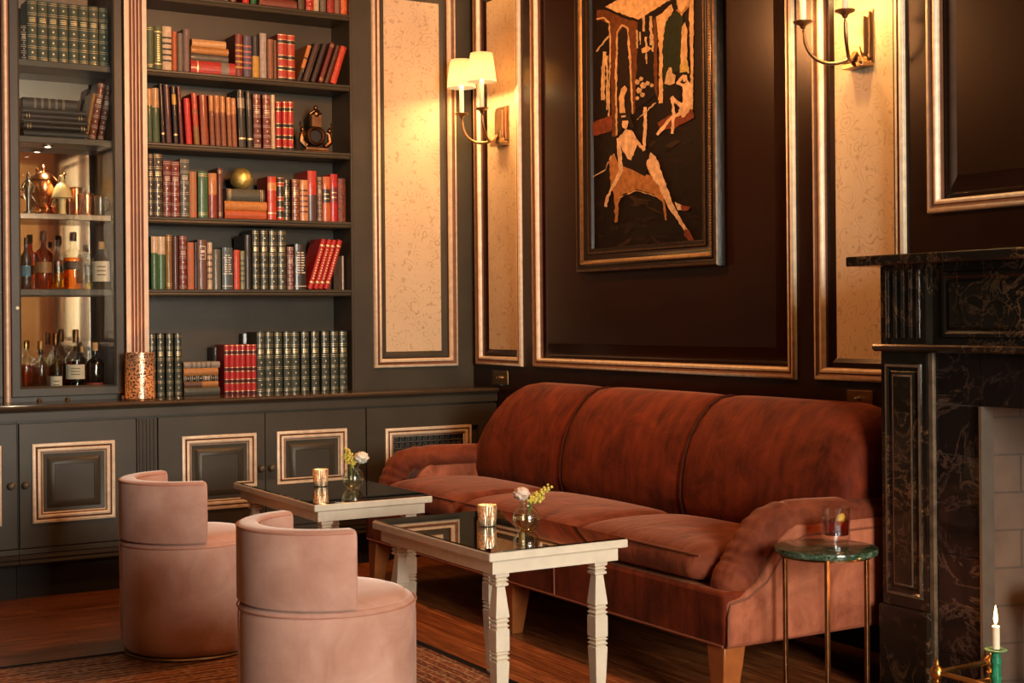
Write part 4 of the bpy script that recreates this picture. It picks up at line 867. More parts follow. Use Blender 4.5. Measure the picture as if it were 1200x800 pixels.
# ================================================================== COPYING
def copy_tree(o, parent=None):
    c = o.copy(); COL.objects.link(c); c.parent = parent
    if parent is not None:
        c.matrix_parent_inverse = o.matrix_parent_inverse.copy()
    for ch in list(o.children): copy_tree(ch, c)
    return c

# ================================================================== TUB SEATS
pf = thing('tub_stool', 'round pink velvet tub stool nearest the camera, right of its twin', 'stool', (0, 0, 0), 'pink velvet tub stools')
mb = MB(); mb.lathe([(.001, .010), (.218, .010), (.236, .018), (.246, .042), (.250, .09), (.251, .20), (.251, .36), (.249, .388), (.242, .405), (.232, .409), (.228, .409), (.218, .421), (.19, .430), (.12, .434), (.001, .435)], seg=64); mb.build('base', POUFM, pf, smooth=50)
mb = MB(); mb.tube([(.2515 * math.cos(2 * PI * i / 64), .2515 * math.sin(2 * PI * i / 64), .397) for i in range(65)], .0022, 6)
mb.tube([(.2505 * math.cos(3.02), .2505 * math.sin(3.02), .06 + .33 * i / 6) for i in range(7)], .003, 6); mb.build('piping', POUFP, pf)
mb = MB(); mb.lathe([(.228, 0), (.236, .002), (.238, .006), (.236, .011), (.2, .0115)], seg=64); mb.build('brass_plinth', plain('brushed_gold', (.55, .36, .18, 1), .35, .9), pf)
def back_mesh():
    rs, re, z0, z1 = .186, .2525, .4125, .628; rc = .016; sec = []
    for cx, cz, a0 in ((re - rc, z1 - rc, 0), (rs + rc, z1 - rc, PI / 2), (rs + rc, z0 + rc * .4, PI), (re - rc, z0 + rc * .4, 1.5 * PI)):
        for q in range(5): a = a0 + PI / 2 * q / 4; sec.append((cx + rc * math.cos(a), cz + (rc if cz > .5 else rc * .4) * math.sin(a)))
    loops = []; A0, A1, n = math.radians(99), math.radians(264), 60
    rm, zm = (rs + re) / 2, (z0 + z1) / 2
    for i in range(-4, n + 5):
        if i < 0: a = A0 - .05 * math.sin(PI / 2 * (-i) / 4); k = max(.02, math.cos(PI / 2 * -i / 4.0))
        elif i > n: a = A1 + .05 * math.sin(PI / 2 * (i - n) / 4); k = max(.02, math.cos(PI / 2 * (i - n) / 4.0))
        else: a = A0 + (A1 - A0) * i / n; k = 1
        ins = .022 * (1 - k)
        loops.append([((r - ins * (1 if r > rm else -1)) * math.cos(a), (r - ins * (1 if r > rm else -1)) * math.sin(a), z - ins * (.8 if z > zm else -.2)) for r, z in sec])
    return MB().rings(loops)
bk = back_mesh().build('backrest', POUFM, pf, smooth=60)
mb = MB(); mb.tube([(.2505 * math.cos(a), .2505 * math.sin(a), .620) for a in [math.radians(100 + 163 * i / 50) for i in range(51)]], .0035, 6)
mb.tube([(.1875 * math.cos(a), .1875 * math.sin(a), .620) for a in [math.radians(100 + 163 * i / 50) for i in range(51)]], .0030, 6); mb.build('piping', POUFP, bk)
pf.location = (1.591, 3.708, .0115)
pf2 = copy_tree(pf); pf2.location = (1.624, 5.039, .0115); pf2['label'] = 'round pink velvet tub stool farther back, beside the dark base cabinets'

# ================================================================== COCKTAIL TABLES
def table(x0, x1, y0, y1, label):
    t = thing('cocktail_table', label, 'table', ((x0 + x1) / 2, (y0 + y1) / 2, 0), 'cream cocktail tables')
    w, d = (x1 - x0) / 2, (y1 - y0) / 2; zt = .55
    mb = MB(); mb.box(-w, w, -d, d, .521, .5455); mb.build('top_frame', CREAM, t, smooth=0, bevel=.004)
    mb = MB(); mb.box(-w + .006, w - .006, -d + .006, d - .006, .5458, .5500); mb.build('mirror_top', BLKMIR, t, smooth=0)
    i = .022; mb = MB(); mb.frame((0, 0, .482), (1, 0, 0), (0, 1, 0), (0, 0, 1), -w + i, w - i, -d + i, d - i, [(0, 0), (0, .0385), (.022, .0385), (.022, 0), (0, 0)], 0); mb.build('apron', CREAM, t, smooth=0)
    LP = [(.010, 0), (.0125, .020), (.0095, .024), (.0095, .031), (.0135, .036), (.0212, .224), (.0165, .228), (.0222, .235), (.0162, .241), (.0222, .248), (.0175, .252), (.0218, .256), (.0218, .316), (.0172, .320), (.0222, .327), (.0162, .333), (.0222, .341), (.0172, .346), (.0222, .352), (.0138, .432), (.0135, .438), (.0205, .442), (.0205, .448), (.0150, .451), (.0212, .457), (.0160, .462), (.0222, .468), (.0222, .4815)]
    for sx in (-1, 1):
        for sy in (-1, 1):
            mb = MB(); lx, ly = sx * (w - i - .045), sy * (d - i - .045); zf = .0116 if (y0 + y1) / 2 + ly < 5.112 else .0003
            mb.square([(h, max(z, zf) if k_ == 0 else z) for k_, (h, z) in enumerate(LP)], (lx, ly, 0)); mb.build('leg', CREAM, t, smooth=0)
    return t
t2 = table(1.955, 2.428, 3.415, 4.184, 'cream table with dark mirror top, nearest the camera in front of sofa')
t1 = table(1.953, 2.424, 4.657, 5.500, 'cream table with dark mirror top, farther back near base cabinets')
for t in (t1, t2): t.location.z = .0108 if False else 0.0

# votives and vases with flowers
def votive(x, y, lab):
    t = thing('votive_candle_holder', lab, 'candle holder', (x, y, .5506), 'ribbed votives on the cocktail tables')
    mb = MB(); seg = 56; H_ = .066; lo = []
    for r, z in ((.022, 0), (.0265, .002), (.0268, .010), (.0275, .03), (.0300, .052), (.0305, H_), (.0285, H_), (.026, .03), (.0235, .006), (.001, .006)):
        lo.append([((r + (.0016 if i % 2 and .003 < z < .06 and r > .02 else 0)) * math.cos(2 * PI * i / seg), (r + (.0016 if i % 2 and .003 < z < .06 and r > .02 else 0)) * math.sin(2 * PI * i / seg), z) for i in range(seg)])
    mb.rings(lo); mb.build('ribbed_glass', MERCS, t, smooth=20)
    mb = MB(); mb.lathe([(.020, .0065), (.020, .022), (.003, .022), (.001, .0225)], seg=20); w = mb.build('tealight', IVORY, t)
    mb = MB(); mb.lathe([(.0008, .023), (.0045, .029), (.0038, .037), (.0005, .047)], seg=10); mb.build('flame', FLAME, w)
    return t
votive(2.200, 3.856, 'ribbed silver votive beside the round vase on the nearer table')
votive(2.186, 5.150, 'ribbed silver votive beside the round vase on the farther table')
def vase(x, y, lab, r=.042):
    t = thing('bud_vase', lab, 'vase', (x, y, .5506), 'round glass bud vases')
    pr = [(r * .35, 0), (r * .55, .001)] + [(r * math.sin(a), r - r * math.cos(a)) for a in [.7 + (2.62 - .7) * i / 14 for i in range(15)]]
    pr = [(a, b - (r - r * math.cos(.7)) + .006) for a, b in pr[2:]]; pr = [(r * .5, 0)] + pr
    top = pr[-1]; pr += [(top[0] * .96, top[1] + .008), (top[0] * 1.1, top[1] + .014)]
    mb = MB(); mb.lathe(pr, seg=32, caps=(True, False)); mb.build('glass_bowl', thin_glass('vase_glass', (.95, .97, .94, 1), 1, .01, 2.3), t, smooth=70)
    pw = [(a * .94, b) for a, b in pr if b < r * 1.1]; pw[0] = (pw[0][0], .002); mb = MB(); mb.lathe(pw, seg=28); mb.build('water', WATER, t, smooth=70)
    return top[1] + .014
LEAF = plain('stem_green', (.16, .22, .05, 1), .5, 0, .3, 60); YELF = plain('yellow_blossom', (.72, .56, .10, 1), .6, 0, .35, 120)
ROSE = plain('blush_rose_petal', (.82, .62, .50, 1), .6, 0, .12, 60); WROSE = plain('cream_white_petal', (.86, .80, .68, 1), .6, 0, .1, 60)
def rose(x, y, z, dx, dy, dz, R, mat, lab):
    t = thing('rose', lab, 'flower', (x, y, z)); rnd = random.Random(int(x * 1000))
    mb = MB(); mb.tube([(0, 0, -.055), (dx * .3, dy * .3, -.02), (dx, dy, dz)], .0014, 6); mb.build('stem', LEAF, t)
    mb = MB(); c = Vector((dx, dy, dz + R * .45)); lo = []
    for i_ in range(15):
        th = PI * (.04 + .92 * i_ / 14); lp = []
        for j_ in range(26):
            ph = 2 * PI * j_ / 26
            ruf = 1 + .16 * math.sin(5 * ph + 7 * th) * math.sin(th) + .10 * math.sin(3 * ph - 11 * th)
            rr = R * .92 * ruf
            lp.append((c.x + rr * math.sin(th) * math.cos(ph), c.y + rr * math.sin(th) * math.sin(ph), c.z - rr * .82 * math.cos(th)))
        lo.append(lp)
    mb.rings(lo)
    for k in range(7):
        a_ = 2 * PI * k / 7 + rnd.uniform(-.2, .2); pts = []
        for iu in range(4):
            for iv in range(5):
                u, v = iu / 3, iv / 2 - 1; w = .62 * math.sin(PI * (.25 + .62 * u)); an = a_ + v * w
                rad = R * (.45 + .72 * u - .10 * v * v); pts.append((c.x + rad * math.cos(an), c.y + rad * math.sin(an), c.z + R * (-.75 + .75 * u - .18 * v * v * u)))
        mb.add(pts, [(i * 5 + j, i * 5 + j + 1, i * 5 + j + 6, i * 5 + j + 5) for i in range(3) for j in range(4)])
    mb.build('petals', mat, t, smooth=80, recalc=False)
def sprig(x, y, z, tips, lab, seed):
    t = thing('yellow_sprig', lab, 'flower', (x, y, z)); rnd = random.Random(seed)
    st = MB(); fl = MB()
    for tx, ty, tz in tips:
        st.tube([(0, 0, -.05), (tx * .35, ty * .35, tz * .2), (tx, ty, tz)], .0012, 5)
        for k in range(34):
            f = rnd.uniform(.25, 1.08); p = (tx * f + rnd.gauss(0, .005), ty * f + rnd.gauss(0, .005), tz * f + rnd.gauss(0, .004)); r = rnd.uniform(.0034, .0066)
            fl.sphere(p, r, 6, 4, 0, (1, 1, .8))
    st.build('stems', LEAF, t); fl.build('blossoms', YELF, t, smooth=80)
def R2(px): return RT * px
sc2 = 1 / 1653 * 4.43
def off(dpx, dpy, k): v = RT * dpx * k; return (v.x, v.y, -dpy * k)
x, y = 2.246, 3.695; zt_ = .5506 + vase(x, y, 'round glass bud vase with pink rose on the nearer table')
a = off(-4, -11, sc2); rose(x - .004, y, zt_ + .004, a[0], a[1], .010, .026, ROSE, 'blush pink rose in the vase on the nearer table')
sprig(x + .004, y, zt_, [off(20, -14, sc2), off(14, -8, sc2), off(26, -17, sc2), off(8, -4, sc2), off(17, -3, sc2)], 'yellow flower sprig in the vase on the nearer table', 3)
x, y = 2.257, 5.000; sc1 = 1 / 1653 * 5.45; zt_ = .5506 + vase(x, y, 'round glass bud vase with yellow sprig on the farther table', .043)
a = off(9, -8, sc1); rose(x + .004, y, zt_ + .004, a[0], a[1], .012, .029, WROSE, 'cream white rose in the vase on the farther table')
sprig(x - .004, y, zt_, [off(-5, -16, sc1), off(-9, -10, sc1), off(-2, -10, sc1), off(-6, -20, sc1), off(2, -5, sc1)], 'yellow flower sprig in the vase on the farther table', 5)

# ================================================================== RUG
rg = MB(); rg.box(-2.9, 0, -3.2, 0, 0, .011); rug = rg.build('rug', RUG, smooth=0, bevel=.004); rug.location = (2.375, 5.112, .0003); tag(rug, 'woven patterned rug with dark border under tables and stools', 'rug')

# ================================================================== SIDE TABLE AND COCKTAIL
st = thing('side_table', 'round green marble side table on slim metal legs by sofa arm', 'table', (2.925, 3.110, 0))
mb = MB(); mb.lathe([(.147, .502), (.150, .503), (.151, .507), (.151, .516), (.1495, .5195), (.147, .520)], seg=64); mb.build('marble_top', GREENM, st, smooth=40)
mb = MB(); mb.lathe([(.132, .494), (.134, .494), (.134, .5015), (.132, .5015)], seg=48); mb.lathe([(.118, .494), (.134, .494), (.134, .5015), (.118, .5015)], seg=48, caps=(False, False)); mb.build('rim', BRONZE, st, smooth=30)
tc = math.atan2(-3.11, -2.925)
for k in range(3):
    a = tc + 2 * PI * k / 3 + .02; x, y = .138 * math.cos(a), .138 * math.sin(a)
    mb = MB(); mb.box(x - .006, x + .006, y - .006, y + .006, 0, .5015); mb.build('leg', BRONZE, st, smooth=0, bevel=.002)
g0 = at(982.5, 635, 2, .52); gx, gy = g0.x + FW.x * .036, g0.y + FW.y * .036
gl = thing('whisky_glass', 'cut crystal tumbler of red cocktail on green marble table', 'glass', (gx, gy, .5206)); gl.scale = (1.1, 1.1, 1.1)
mb = MB(); seg = 32; lo = []
for r, z in ((.034, 0), (.0385, .003), (.039, .012), (.039, .03), (.0395, .050), (.0400, .092), (.0380, .092), (.0365, .052), (.0355, .016), (.001, .014)):
    lo.append([(r * (1 - (.035 if (i + int(z * 200)) % 2 and .002 < z < .051 and r > .0382 else 0)) * math.cos(2 * PI * i / seg), r * (1 - (.035 if (i + int(z * 200)) % 2 and .002 < z < .051 and r > .0382 else 0)) * math.sin(2 * PI * i / seg), z) for i in range(seg)])
mb.rings(lo, caps=(True, True)); mb.build('tumbler', thin_glass('crystal', (.96, .95, .93, 1), 1, .02, 1.75), gl, smooth=15)
mb = MB(); mb.lathe([(.034, .0155), (.0352, .017), (.0360, .055), (.001, .0555)], seg=32); mb.build('drink', liquid('red_brown_cocktail', (.60, .20, .075, 1), 1.3), gl, smooth=50)
pe = MB(); lo = []
for t_ in (0, .0022):
    for ring in (.02, .4, .75, 1.0):
        lp = []
        for q in range(24):
            a_ = 2 * PI * q / 24; u, v = .0125 * ring * math.cos(a_), .0215 * ring * math.sin(a_)
            lp.append((u, .010 * (u / .0125) ** 2 + .006 * (v / .0215) ** 2 + t_, v))
        lo.append(lp)
lo = lo[:4] + lo[4:][::-1]
pe.rings(lo)
pl = pe.build('lemon_peel', plain('lemon_zest', (.85, .52, .04, 1), .45, 0, .12, 120, .3), smooth=70)
pl.location = (gx + .012 * RT.x - FW.x * .018, gy + .012 * RT.y - FW.y * .018, .5206 + .062); pl.rotation_euler = (0, .42, YAW); tag(pl, 'curl of lemon peel standing in the cocktail', 'garnish')

# ================================================================== WALL SCONCES
def sconce(y, label):
    t = thing('wall_sconce', label, 'wall light', (XR - .0185 + .042, y, 2.20), 'candle sconces on the wallpaper panels')
    mb = MB(); mb.box(-.006, .0, -.062, .062, -.088, .098); mb.box(-.018, -.006, -.052, .052, -.078, .090); mb.box(-.030, -.018, -.038, .038, -.060, .074)
    mb.prism([(.0, -.088), (-.050, -.088), (-.048, -.098), (-.030, -.104), (.0, -.108)], 1, -.050, .050) if False else None
    lo = [[(-.0, -.058, -.108), (-.050, -.052, -.108), (-.050, .052, -.108), (-.0, .058, -.108)], [(-.0, -.058, -.092), (-.050, -.052, -.092), (-.050, .052, -.092), (-.0, .058, -.092)], [(-.0, -.040, -.070), (-.036, -.032, -.070), (-.036, .032, -.070), (-.0, .040, -.070)], [(-.0, -.028, -.03), (-.032, -.020, -.03), (-.032, .020, -.03), (-.0, .028, -.03)]]
    mb.rings(lo); mb.build('back_plate', NICKEL, t, smooth=0, bevel=.002)
    for s_ in (-1, 1):
        X = -.1855
        mb = MB(); pts = [(-.030, 0, -.045), (-.055, s_ * .006, -.078), (-.090, s_ * .030, -.094), (-.130, s_ * .066, -.090), (-.162, s_ * .091, -.062), (-.180, s_ * .103, -.020), (X, s_ * .106, .040)]
        mb.tube(pts, [.009, .0085, .0078, .0075, .0072, .007, .008], 10); arm = mb.build('arm', NICKEL, t, sub=1)
        cy = s_ * .106
        mb = MB(); mb.lathe([(.006, .036), (.010, .042), (.012, .048), (.020, .053), (.033, .058), (.036, .064), (.034, .065), (.024, .0605), (.012, .062), (.001, .062)], (X, cy, 0), 28); mb.build('drip_pan', NICKEL, arm)
        mb = MB(); mb.lathe([(.0115, .0625), (.0115, .200), (.009, .202), (.001, .202)], (X, cy, 0), 16); mb.build('candle_sleeve', CANDLE, arm)
        mb = MB(); mb.lathe([(.074, .196), (.0745, .199), (.0565, .336), (.0560, .339), (.0550, .336), (.0728, .198)], (X, cy, 0), 40, caps=(False, False)); mb.build('lamp_shade', SHADE, arm, smooth=50)
        mb = MB(); mb.lathe([(.004, .2025), (.009, .225), (.014, .250), (.010, .272), (.002, .286)], (X, cy, 0), 14); mb.build('bulb', BULB, arm)
        L = bpy.data.lights.new('sconce_lamp', 'POINT'); L.energy = SCONCE_W; L.color = (1, .58, .22); L.shadow_soft_size = .03
        lo_ = bpy.data.objects.new('sconce_lamp', L); COL.objects.link(lo_); lo_.location = (XR + .0235 + X - .0, y + cy, 2.20 + .235)
    return t
SCONCE_W = 4.6
sconce(6.287, 'twin candle wall sconce with lit shades, by the corner')
sconce(3.727, 'twin candle wall sconce above the fireplace side, shades out of frame')

# ================================================================== SWITCH PLATES
for y0, y1, z0, z1, lab in ((6.200, 6.375, .858, .938, 'glossy brass switch plate above the left end of the sofa'), (3.650, 3.800, .868, .938, 'glossy brass switch plate above the sofa, beside the fireplace')):
    t = thing('switch_plate', lab, 'switch', (XR, (y0 + y1) / 2, (z0 + z1) / 2)); w, h = (y1 - y0) / 2, (z1 - z0) / 2
    mb = MB(); mb.box(-.006, -.0006, -w + .012, w - .012, -h + .006, h - .006); mb.build('brass_plate', plain('dim_brass', (.30, .17, .06, 1), .3, 1), t, smooth=0, bevel=.002)
    mb = MB(); mb.frame((-.0005, 0, 0), (0, 1, 0), (0, 0, 1), (-1, 0, 0), -w, w, -h, h, [(0, 0), (0, .007), (.003, .009), (.012, .009), (.014, .0066)], 0); mb.build('clear_surround', CLEAR, t, smooth=0)
    M = Matrix.Rotation(-PI / 2, 4, 'Y')
    mb = MB(); mb.lathe([(.009, .006), (.009, .009), (.004, .010), (.0035, .022), (.005, .026), (.002, .028)], seg=14, M=M); mb.build('toggle', plain('polished_nickel', (.8, .74, .66, 1), .15, 1), t)

# ================================================================== PAINTING
PX = XR - .040
pt = thing('framed_painting', 'tall dark framed painting of a masked woman on a chair', 'painting', (XR, 4.8, 2.0))
fy0, fy1, fz0, fz1 = at(841, 300, 0, PX).y, at(674.5, 200, 0, PX).y, at(760, 315.5, 0, PX).z, 2.80
cy0, cy1, cz0 = at(819.5, 200, 0, PX).y, at(690.5, 200, 0, PX).y, at(756, 290, 0, PX).z
fw_ = (cy0 - fy0)
FRP = [(0, .001), (0, .036), (.006, .044), (.016, .046), (.026, .041), (.030, .036), (.036, .040), (.046, .042), (.056, .036), (.060, .032), (.082, .028), (.086, .033), (.094, .034), (fw_ - .004, .028), (fw_, .014)]
FRM = [0, 1, 1, 0, 0, 0, 2, 2, 0, 0, 0, 1, 0, 0]
mb = MB(); mb.frame((XR, 0, 0), (0, 1, 0), (0, 0, 1), (-1, 0, 0), fy0, fy1, fz0, fz1, FRP, FRM)
fr = P(mb, 'frame', [plain('ebonised_frame', (.014, .010, .007, 1), .25), plain('worn_bronze_frame', (.085, .05, .026, 1), .4, .5, .4, 40), plain('rope_gilt', (.24, .13, .05, 1), .4, .7, .3, 60)], pt, smooth=40)
mb = MB()
for (ya, za, yb2, zb2) in ((fy0 + .041, fz0 + .04, fy0 + .041, fz1 - .04), (fy1 - .041, fz0 + .04, fy1 - .041, fz1 - .04), (fy0 + .04, fz0 + .041, fy1 - .04, fz0 + .041)):
    n = int(math.hypot(yb2 - ya, zb2 - za) / .0115)
    for i in range(n): mb.sphere((XR - .043, ya + (yb2 - ya) * (i + .5) / n, za + (zb2 - za) * (i + .5) / n), .0048, 6, 4)
P(mb, 'rope_beading', plain('rope_gilt', (.24, .13, .05, 1), .4, .7, .3, 60), fr, smooth=80)
pal = {'k': (.016, .009, .006, 1), 'd': (.030, .016, .010, 1), 'b': (.20, .070, .022, 1), 'o': (.38, .17, .055, 1), 'c': (.58, .38, .18, 1), 'f': (.70, .48, .28, 1), 'g': (.020, .034, .012, 1), 'y': (.55, .42, .12, 1), 'r': (.30, .075, .03, 1), 'w': (.50, .36, .20, 1), 'm': (.060, .030, .016, 1)}
pk = list(pal); pm = [plain('oil_paint_' + k, tuple(x * (.66 if k in 'fcwyo' else .40) for x in pal[k][:3]) + (1,), .55, 0, .34, 40, .3, 0, .15) for k in pk]
mb = MB(); CX = XR - .0125
mb.box(CX, XR - .0005, cy0 - .002, cy1 + .002, cz0 - .002, 2.70, 0)
lay = 0
def poly(key, pts, sc_=1, ox=0, oy=0):
    global lay; lay += 1
    vs = []; rj = random.Random(lay * 31 + len(pts)); q_ = []
    for (x0, y0), (x1, y1) in zip(pts, list(pts[1:]) + [pts[0]]):
        L_ = math.hypot(x1 - x0, y1 - y0) / sc_; n_ = max(1, int(L_ / 3.0)); amp = min(.75, L_ * .09) * sc_
        q_.append((x0, y0))
        for k_ in range(1, n_): q_.append((x0 + (x1 - x0) * k_ / n_ + rj.gauss(0, amp * .55), y0 + (y1 - y0) * k_ / n_ + rj.gauss(0, amp * .55)))
    for x, y in q_:
        p = at(ox + x / sc_, oy + y / sc_, 0, CX); vs.append((CX - .0003 - lay * .00004, max(cy0, min(cy1, p.y)), min(2.69, max(cz0, p.z))))
    mb.add(vs, [tuple(range(len(vs)))], pk.index(key))
def line(key, pts, w, sc_=1, ox=0, oy=0):
    for (x0, y0), (x1, y1) in zip(pts[:-1], pts[1:]):
        L_ = math.hypot(x1 - x0, y1 - y0) or 1; nx, ny = -(y1 - y0) / L_ * w / 2, (x1 - x0) / L_ * w / 2
        ex, ey = (x1 - x0) / L_ * w * .3, (y1 - y0) / L_ * w * .3
        poly(key, [(x0 + nx - ex, y0 + ny - ey), (x1 + nx + ex, y1 + ny + ey), (x1 - nx + ex, y1 - ny + ey), (x0 - nx - ex, y0 - ny - ey)], sc_, ox, oy)
rb = random.Random(11)
for k_ in range(70):
    x_, y_ = rb.uniform(694, 815), rb.uniform(150, 285); a_ = rb.uniform(-.6, .9); l_ = rb.uniform(5, 16); w_ = rb.uniform(1.5, 4)
    c_, s_ = math.cos(a_) * l_, math.sin(a_) * l_
    poly(rb.choice('dddkkm'), [(x_ - c_, y_ - s_ - w_ * .5), (x_ + c_ * .4, y_ + s_ * .4 - w_), (x_ + c_, y_ + s_), (x_ - c_ * .3, y_ - s_ * .3 + w_)])
A = (5, 700, 0); B = (2.354, 640, 0); D = (4.447, 680, 150)
poly('b', [(0, 60), (60, 60), (240, 120), (235, 420), (0, 420)], *A)
poly('k', [(-40, 150), (20, 115), (70, 140), (75, 280), (70, 700), (-50, 690)], *A)
poly('b', [(78, 110), (118, 120), (112, 800), (88, 800)], *A); poly('d', [(125, 200), (155, 150), (190, 200), (200, 680), (118, 800)], *A)
poly('b', [(196, 150), (236, 150), (226, 660), (206, 660)], *A); poly('k', [(240, 130), (340, 110), (345, 560), (235, 640)], *A)
poly('b', [(330, 110), (352, 110), (358, 580), (338, 520)], *A)
poly('c', [(50, 40), (130, -5), (250, -60), (430, -60), (440, -5), (330, 62), (246, 116), (150, 85)], *A)
line('k', [(40, 45), (150, 98), (244, 124), (335, 72), (450, 0)], 14, *A); line('k', [(-30, 30), (60, 20), (120, -20)], 26, *A)
line('c', [(0, 112), (40, 104), (72, 130), (80, 250), (76, 420), (72, 700)], 9, *A)
line('c', [(116, 790), (114, 400), (120, 190), (148, 148), (182, 165), (196, 350), (206, 560), (212, 665)], 10, *A)
line('w', [(0, 300), (40, 250), (70, 215)], 10, *A); line('c', [(48, 310), (40, 420), (36, 580)], 22, *A); line('w', [(62, 330), (62, 640)], 12, *A)
for x, y0, y1, w in ((275, 50, 180, 14), (318, 100, 260, 16), (236, 180, 280, 10), (254, 190, 260, 8), (290, 220, 300, 12), (328, 205, 300, 10), (292, 310, 372, 7)): line('w', [(x, y0), (x + 2, y1)], w, *A)
poly('c', [(262, 285), (300, 268), (325, 285), (300, 305), (268, 312)], *A)
poly('g', [(390, 90), (500, 60), (545, 400), (450, 430), (392, 560)], *A)
poly('c', [(348, 100), (400, 60), (440, 25), (452, 60), (405, 130), (385, 290), (390, 604), (364, 606), (368, 300)], *A)
poly('c', [(465, -10), (545, -10), (540, 40), (500, 95), (478, 60)], *A); line('o', [(470, 60), (500, 80), (530, 40)], 8, *A)
poly('c', [(500, 160), (520, 130), (532, 170), (532, 360), (545, 430), (490, 420)], *A); poly('y', [(495, 370), (530, 350), (545, 430), (488, 425)], *A)
poly('c', [(540, -20), (570, -20), (566, 640), (548, 660), (552, 420)], *A)
poly('w', [(398, 490), (408, 440), (425, 395), (440, 395), (444, 430), (464, 440), (458, 488), (430, 500)], *A)
poly('k', [(395, 520), (470, 500), (500, 560), (440, 660), (400, 620)], *A)
for px_, py_, s_ in ((240, 480, 16), (262, 462, 13), (275, 500, 20), (300, 488, 14), (250, 530, 18), (270, 555, 15), (325, 500, 12), (240, 575, 12)): poly('w', [(px_ - s_, py_), (px_ - s_ * .3, py_ - s_), (px_ + s_, py_ - s_ * .4), (px_ + s_ * .6, py_ + s_ * .8), (px_ - s_ * .5, py_ + s_)], *A)
poly('r', [(360, 720), (440, 670), (560, 640), (575, 690), (480, 740), (380, 770)], *A)
poly('f', [(505, 500), (535, 470), (560, 500), (565, 600), (540, 660), (505, 690), (480, 650), (505, 600)], *A); poly('f', [(505, 440), (530, 440), (535, 475), (510, 480)], *A)
line('f', [(512, 445), (476, 488), (505, 500)], 16, *A); line('k', [(500, 432), (530, 428)], 14, *A)
line('f', [(510, 630), (446, 575)], 26, *A); line('f', [(446, 572), (455, 660), (444, 778)], 17, *A); line('f', [(500, 660), (440, 690), (358, 786)], 17, *A)
# the seated figure and chair
poly('r', [(128, 338), (186, 318), (182, 362), (128, 378)], *B); line('w', [(132, 488), (165, 470), (182, 430)], 3, *B)
poly('o', [(178, 440), (192, 425), (205, 458), (228, 455), (262, 480), (300, 485), (322, 520), (330, 562), (300, 535), (255, 522), (215, 535), (203, 560), (200, 612), (193, 614), (190, 545), (178, 490)], *B)
line('c', [(178, 440), (190, 425)], 3, *B); line('c', [(205, 545), (250, 526), (310, 542)], 2.5, *B); line('o', [(324, 540), (334, 606)], 5, *B)
poly('k', [(212, 395), (232, 440), (252, 398), (280, 418), (292, 430), (278, 486), (240, 468), (205, 455)], *B)
poly('f', [(203, 380), (222, 356), (240, 360), (258, 392), (246, 420), (238, 442), (228, 438), (212, 410)], *B)
poly('f', [(210, 320), (226, 318), (232, 336), (224, 356), (214, 352)], *B); line('k', [(207, 330), (230, 327)], 8, *B); line('d', [(228, 320), (242, 350)], 10, *B)
poly('c', [(206, 312), (203, 270), (210, 245), (220, 236), (228, 246), (218, 270), (222, 312)], *B)
line('f', [(203, 384), (207, 440), (210, 470), (190, 510)], 11, *B); line('f', [(192, 505), (172, 545), (168, 568)], 8, *B)
line('f', [(252, 388), (272, 412)], 10, *B); line('f', [(273, 412), (277, 350), (276, 298)], 9, *B); line('w', [(255, 330), (306, 284)], 3, *B)
poly('f', [(292, 420), (306, 432), (324, 480), (338, 520), (308, 508), (286, 470), (280, 452)], *B)
poly('f', [(306, 480), (330, 495), (352, 560), (388, 625), (402, 645), (388, 640), (345, 580), (318, 525)], *B); poly('r', [(386, 632), (398, 634), (411, 660), (402, 668), (384, 650)], *B)
poly('f', [(358, 556), (378, 566), (384, 580), (366, 580)], *B); poly('r', [(374, 566), (402, 570), (396, 580), (378, 582)], *B)
cv = P(mb, 'canvas', pm, pt, smooth=0, recalc=False)

# ================================================================== FIREPLACE
CYM = 2.36
fp = thing('fireplace', 'black gold-veined marble fireplace with tiled slips and brick firebox', 'fireplace', (3.45, CYM, 0))
def mir(y): return 2 * CYM - y
FX = 3.296; O_, I_ = 3.247, 3.060; OPY, OPZ = 2.868, .930
XB = XR - .001
mb = MB(); mb.prism([(XB, 1.357), (XB, 1.388), (3.222, 1.388), (3.218, 1.384), (3.218, 1.361), (3.222, 1.357)], 1, mir(3.319), 3.319); P(mb, 'mantel_shelf', MARBLE, fp, smooth=20)
mb = MB(); mb.box(FX + .030, XB, mir(I_), I_, 1.088, 1.3565)
mb.frame((FX + .03, 0, 0), (0, 1, 0), (0, 0, 1), (-1, 0, 0), mir(I_) + .03, I_ - .035, 1.128, 1.335, [(0, -.002), (.006, .006), (.016, .006), (.026, .0), (.036, .008), (.045, .009)], 0, 0); P(mb, 'frieze', MARBLE, fp, smooth=30)
mb = MB(); mb.prism([(XB, 1.088), (XB, 1.1105), (FX - .018, 1.1105), (FX - .022, 1.105), (FX - .020, 1.094), (FX - .012, 1.088)], 1, mir(O_ + .018), O_ + .018); P(mb, 'bead_moulding', MARBLE, fp, smooth=30)
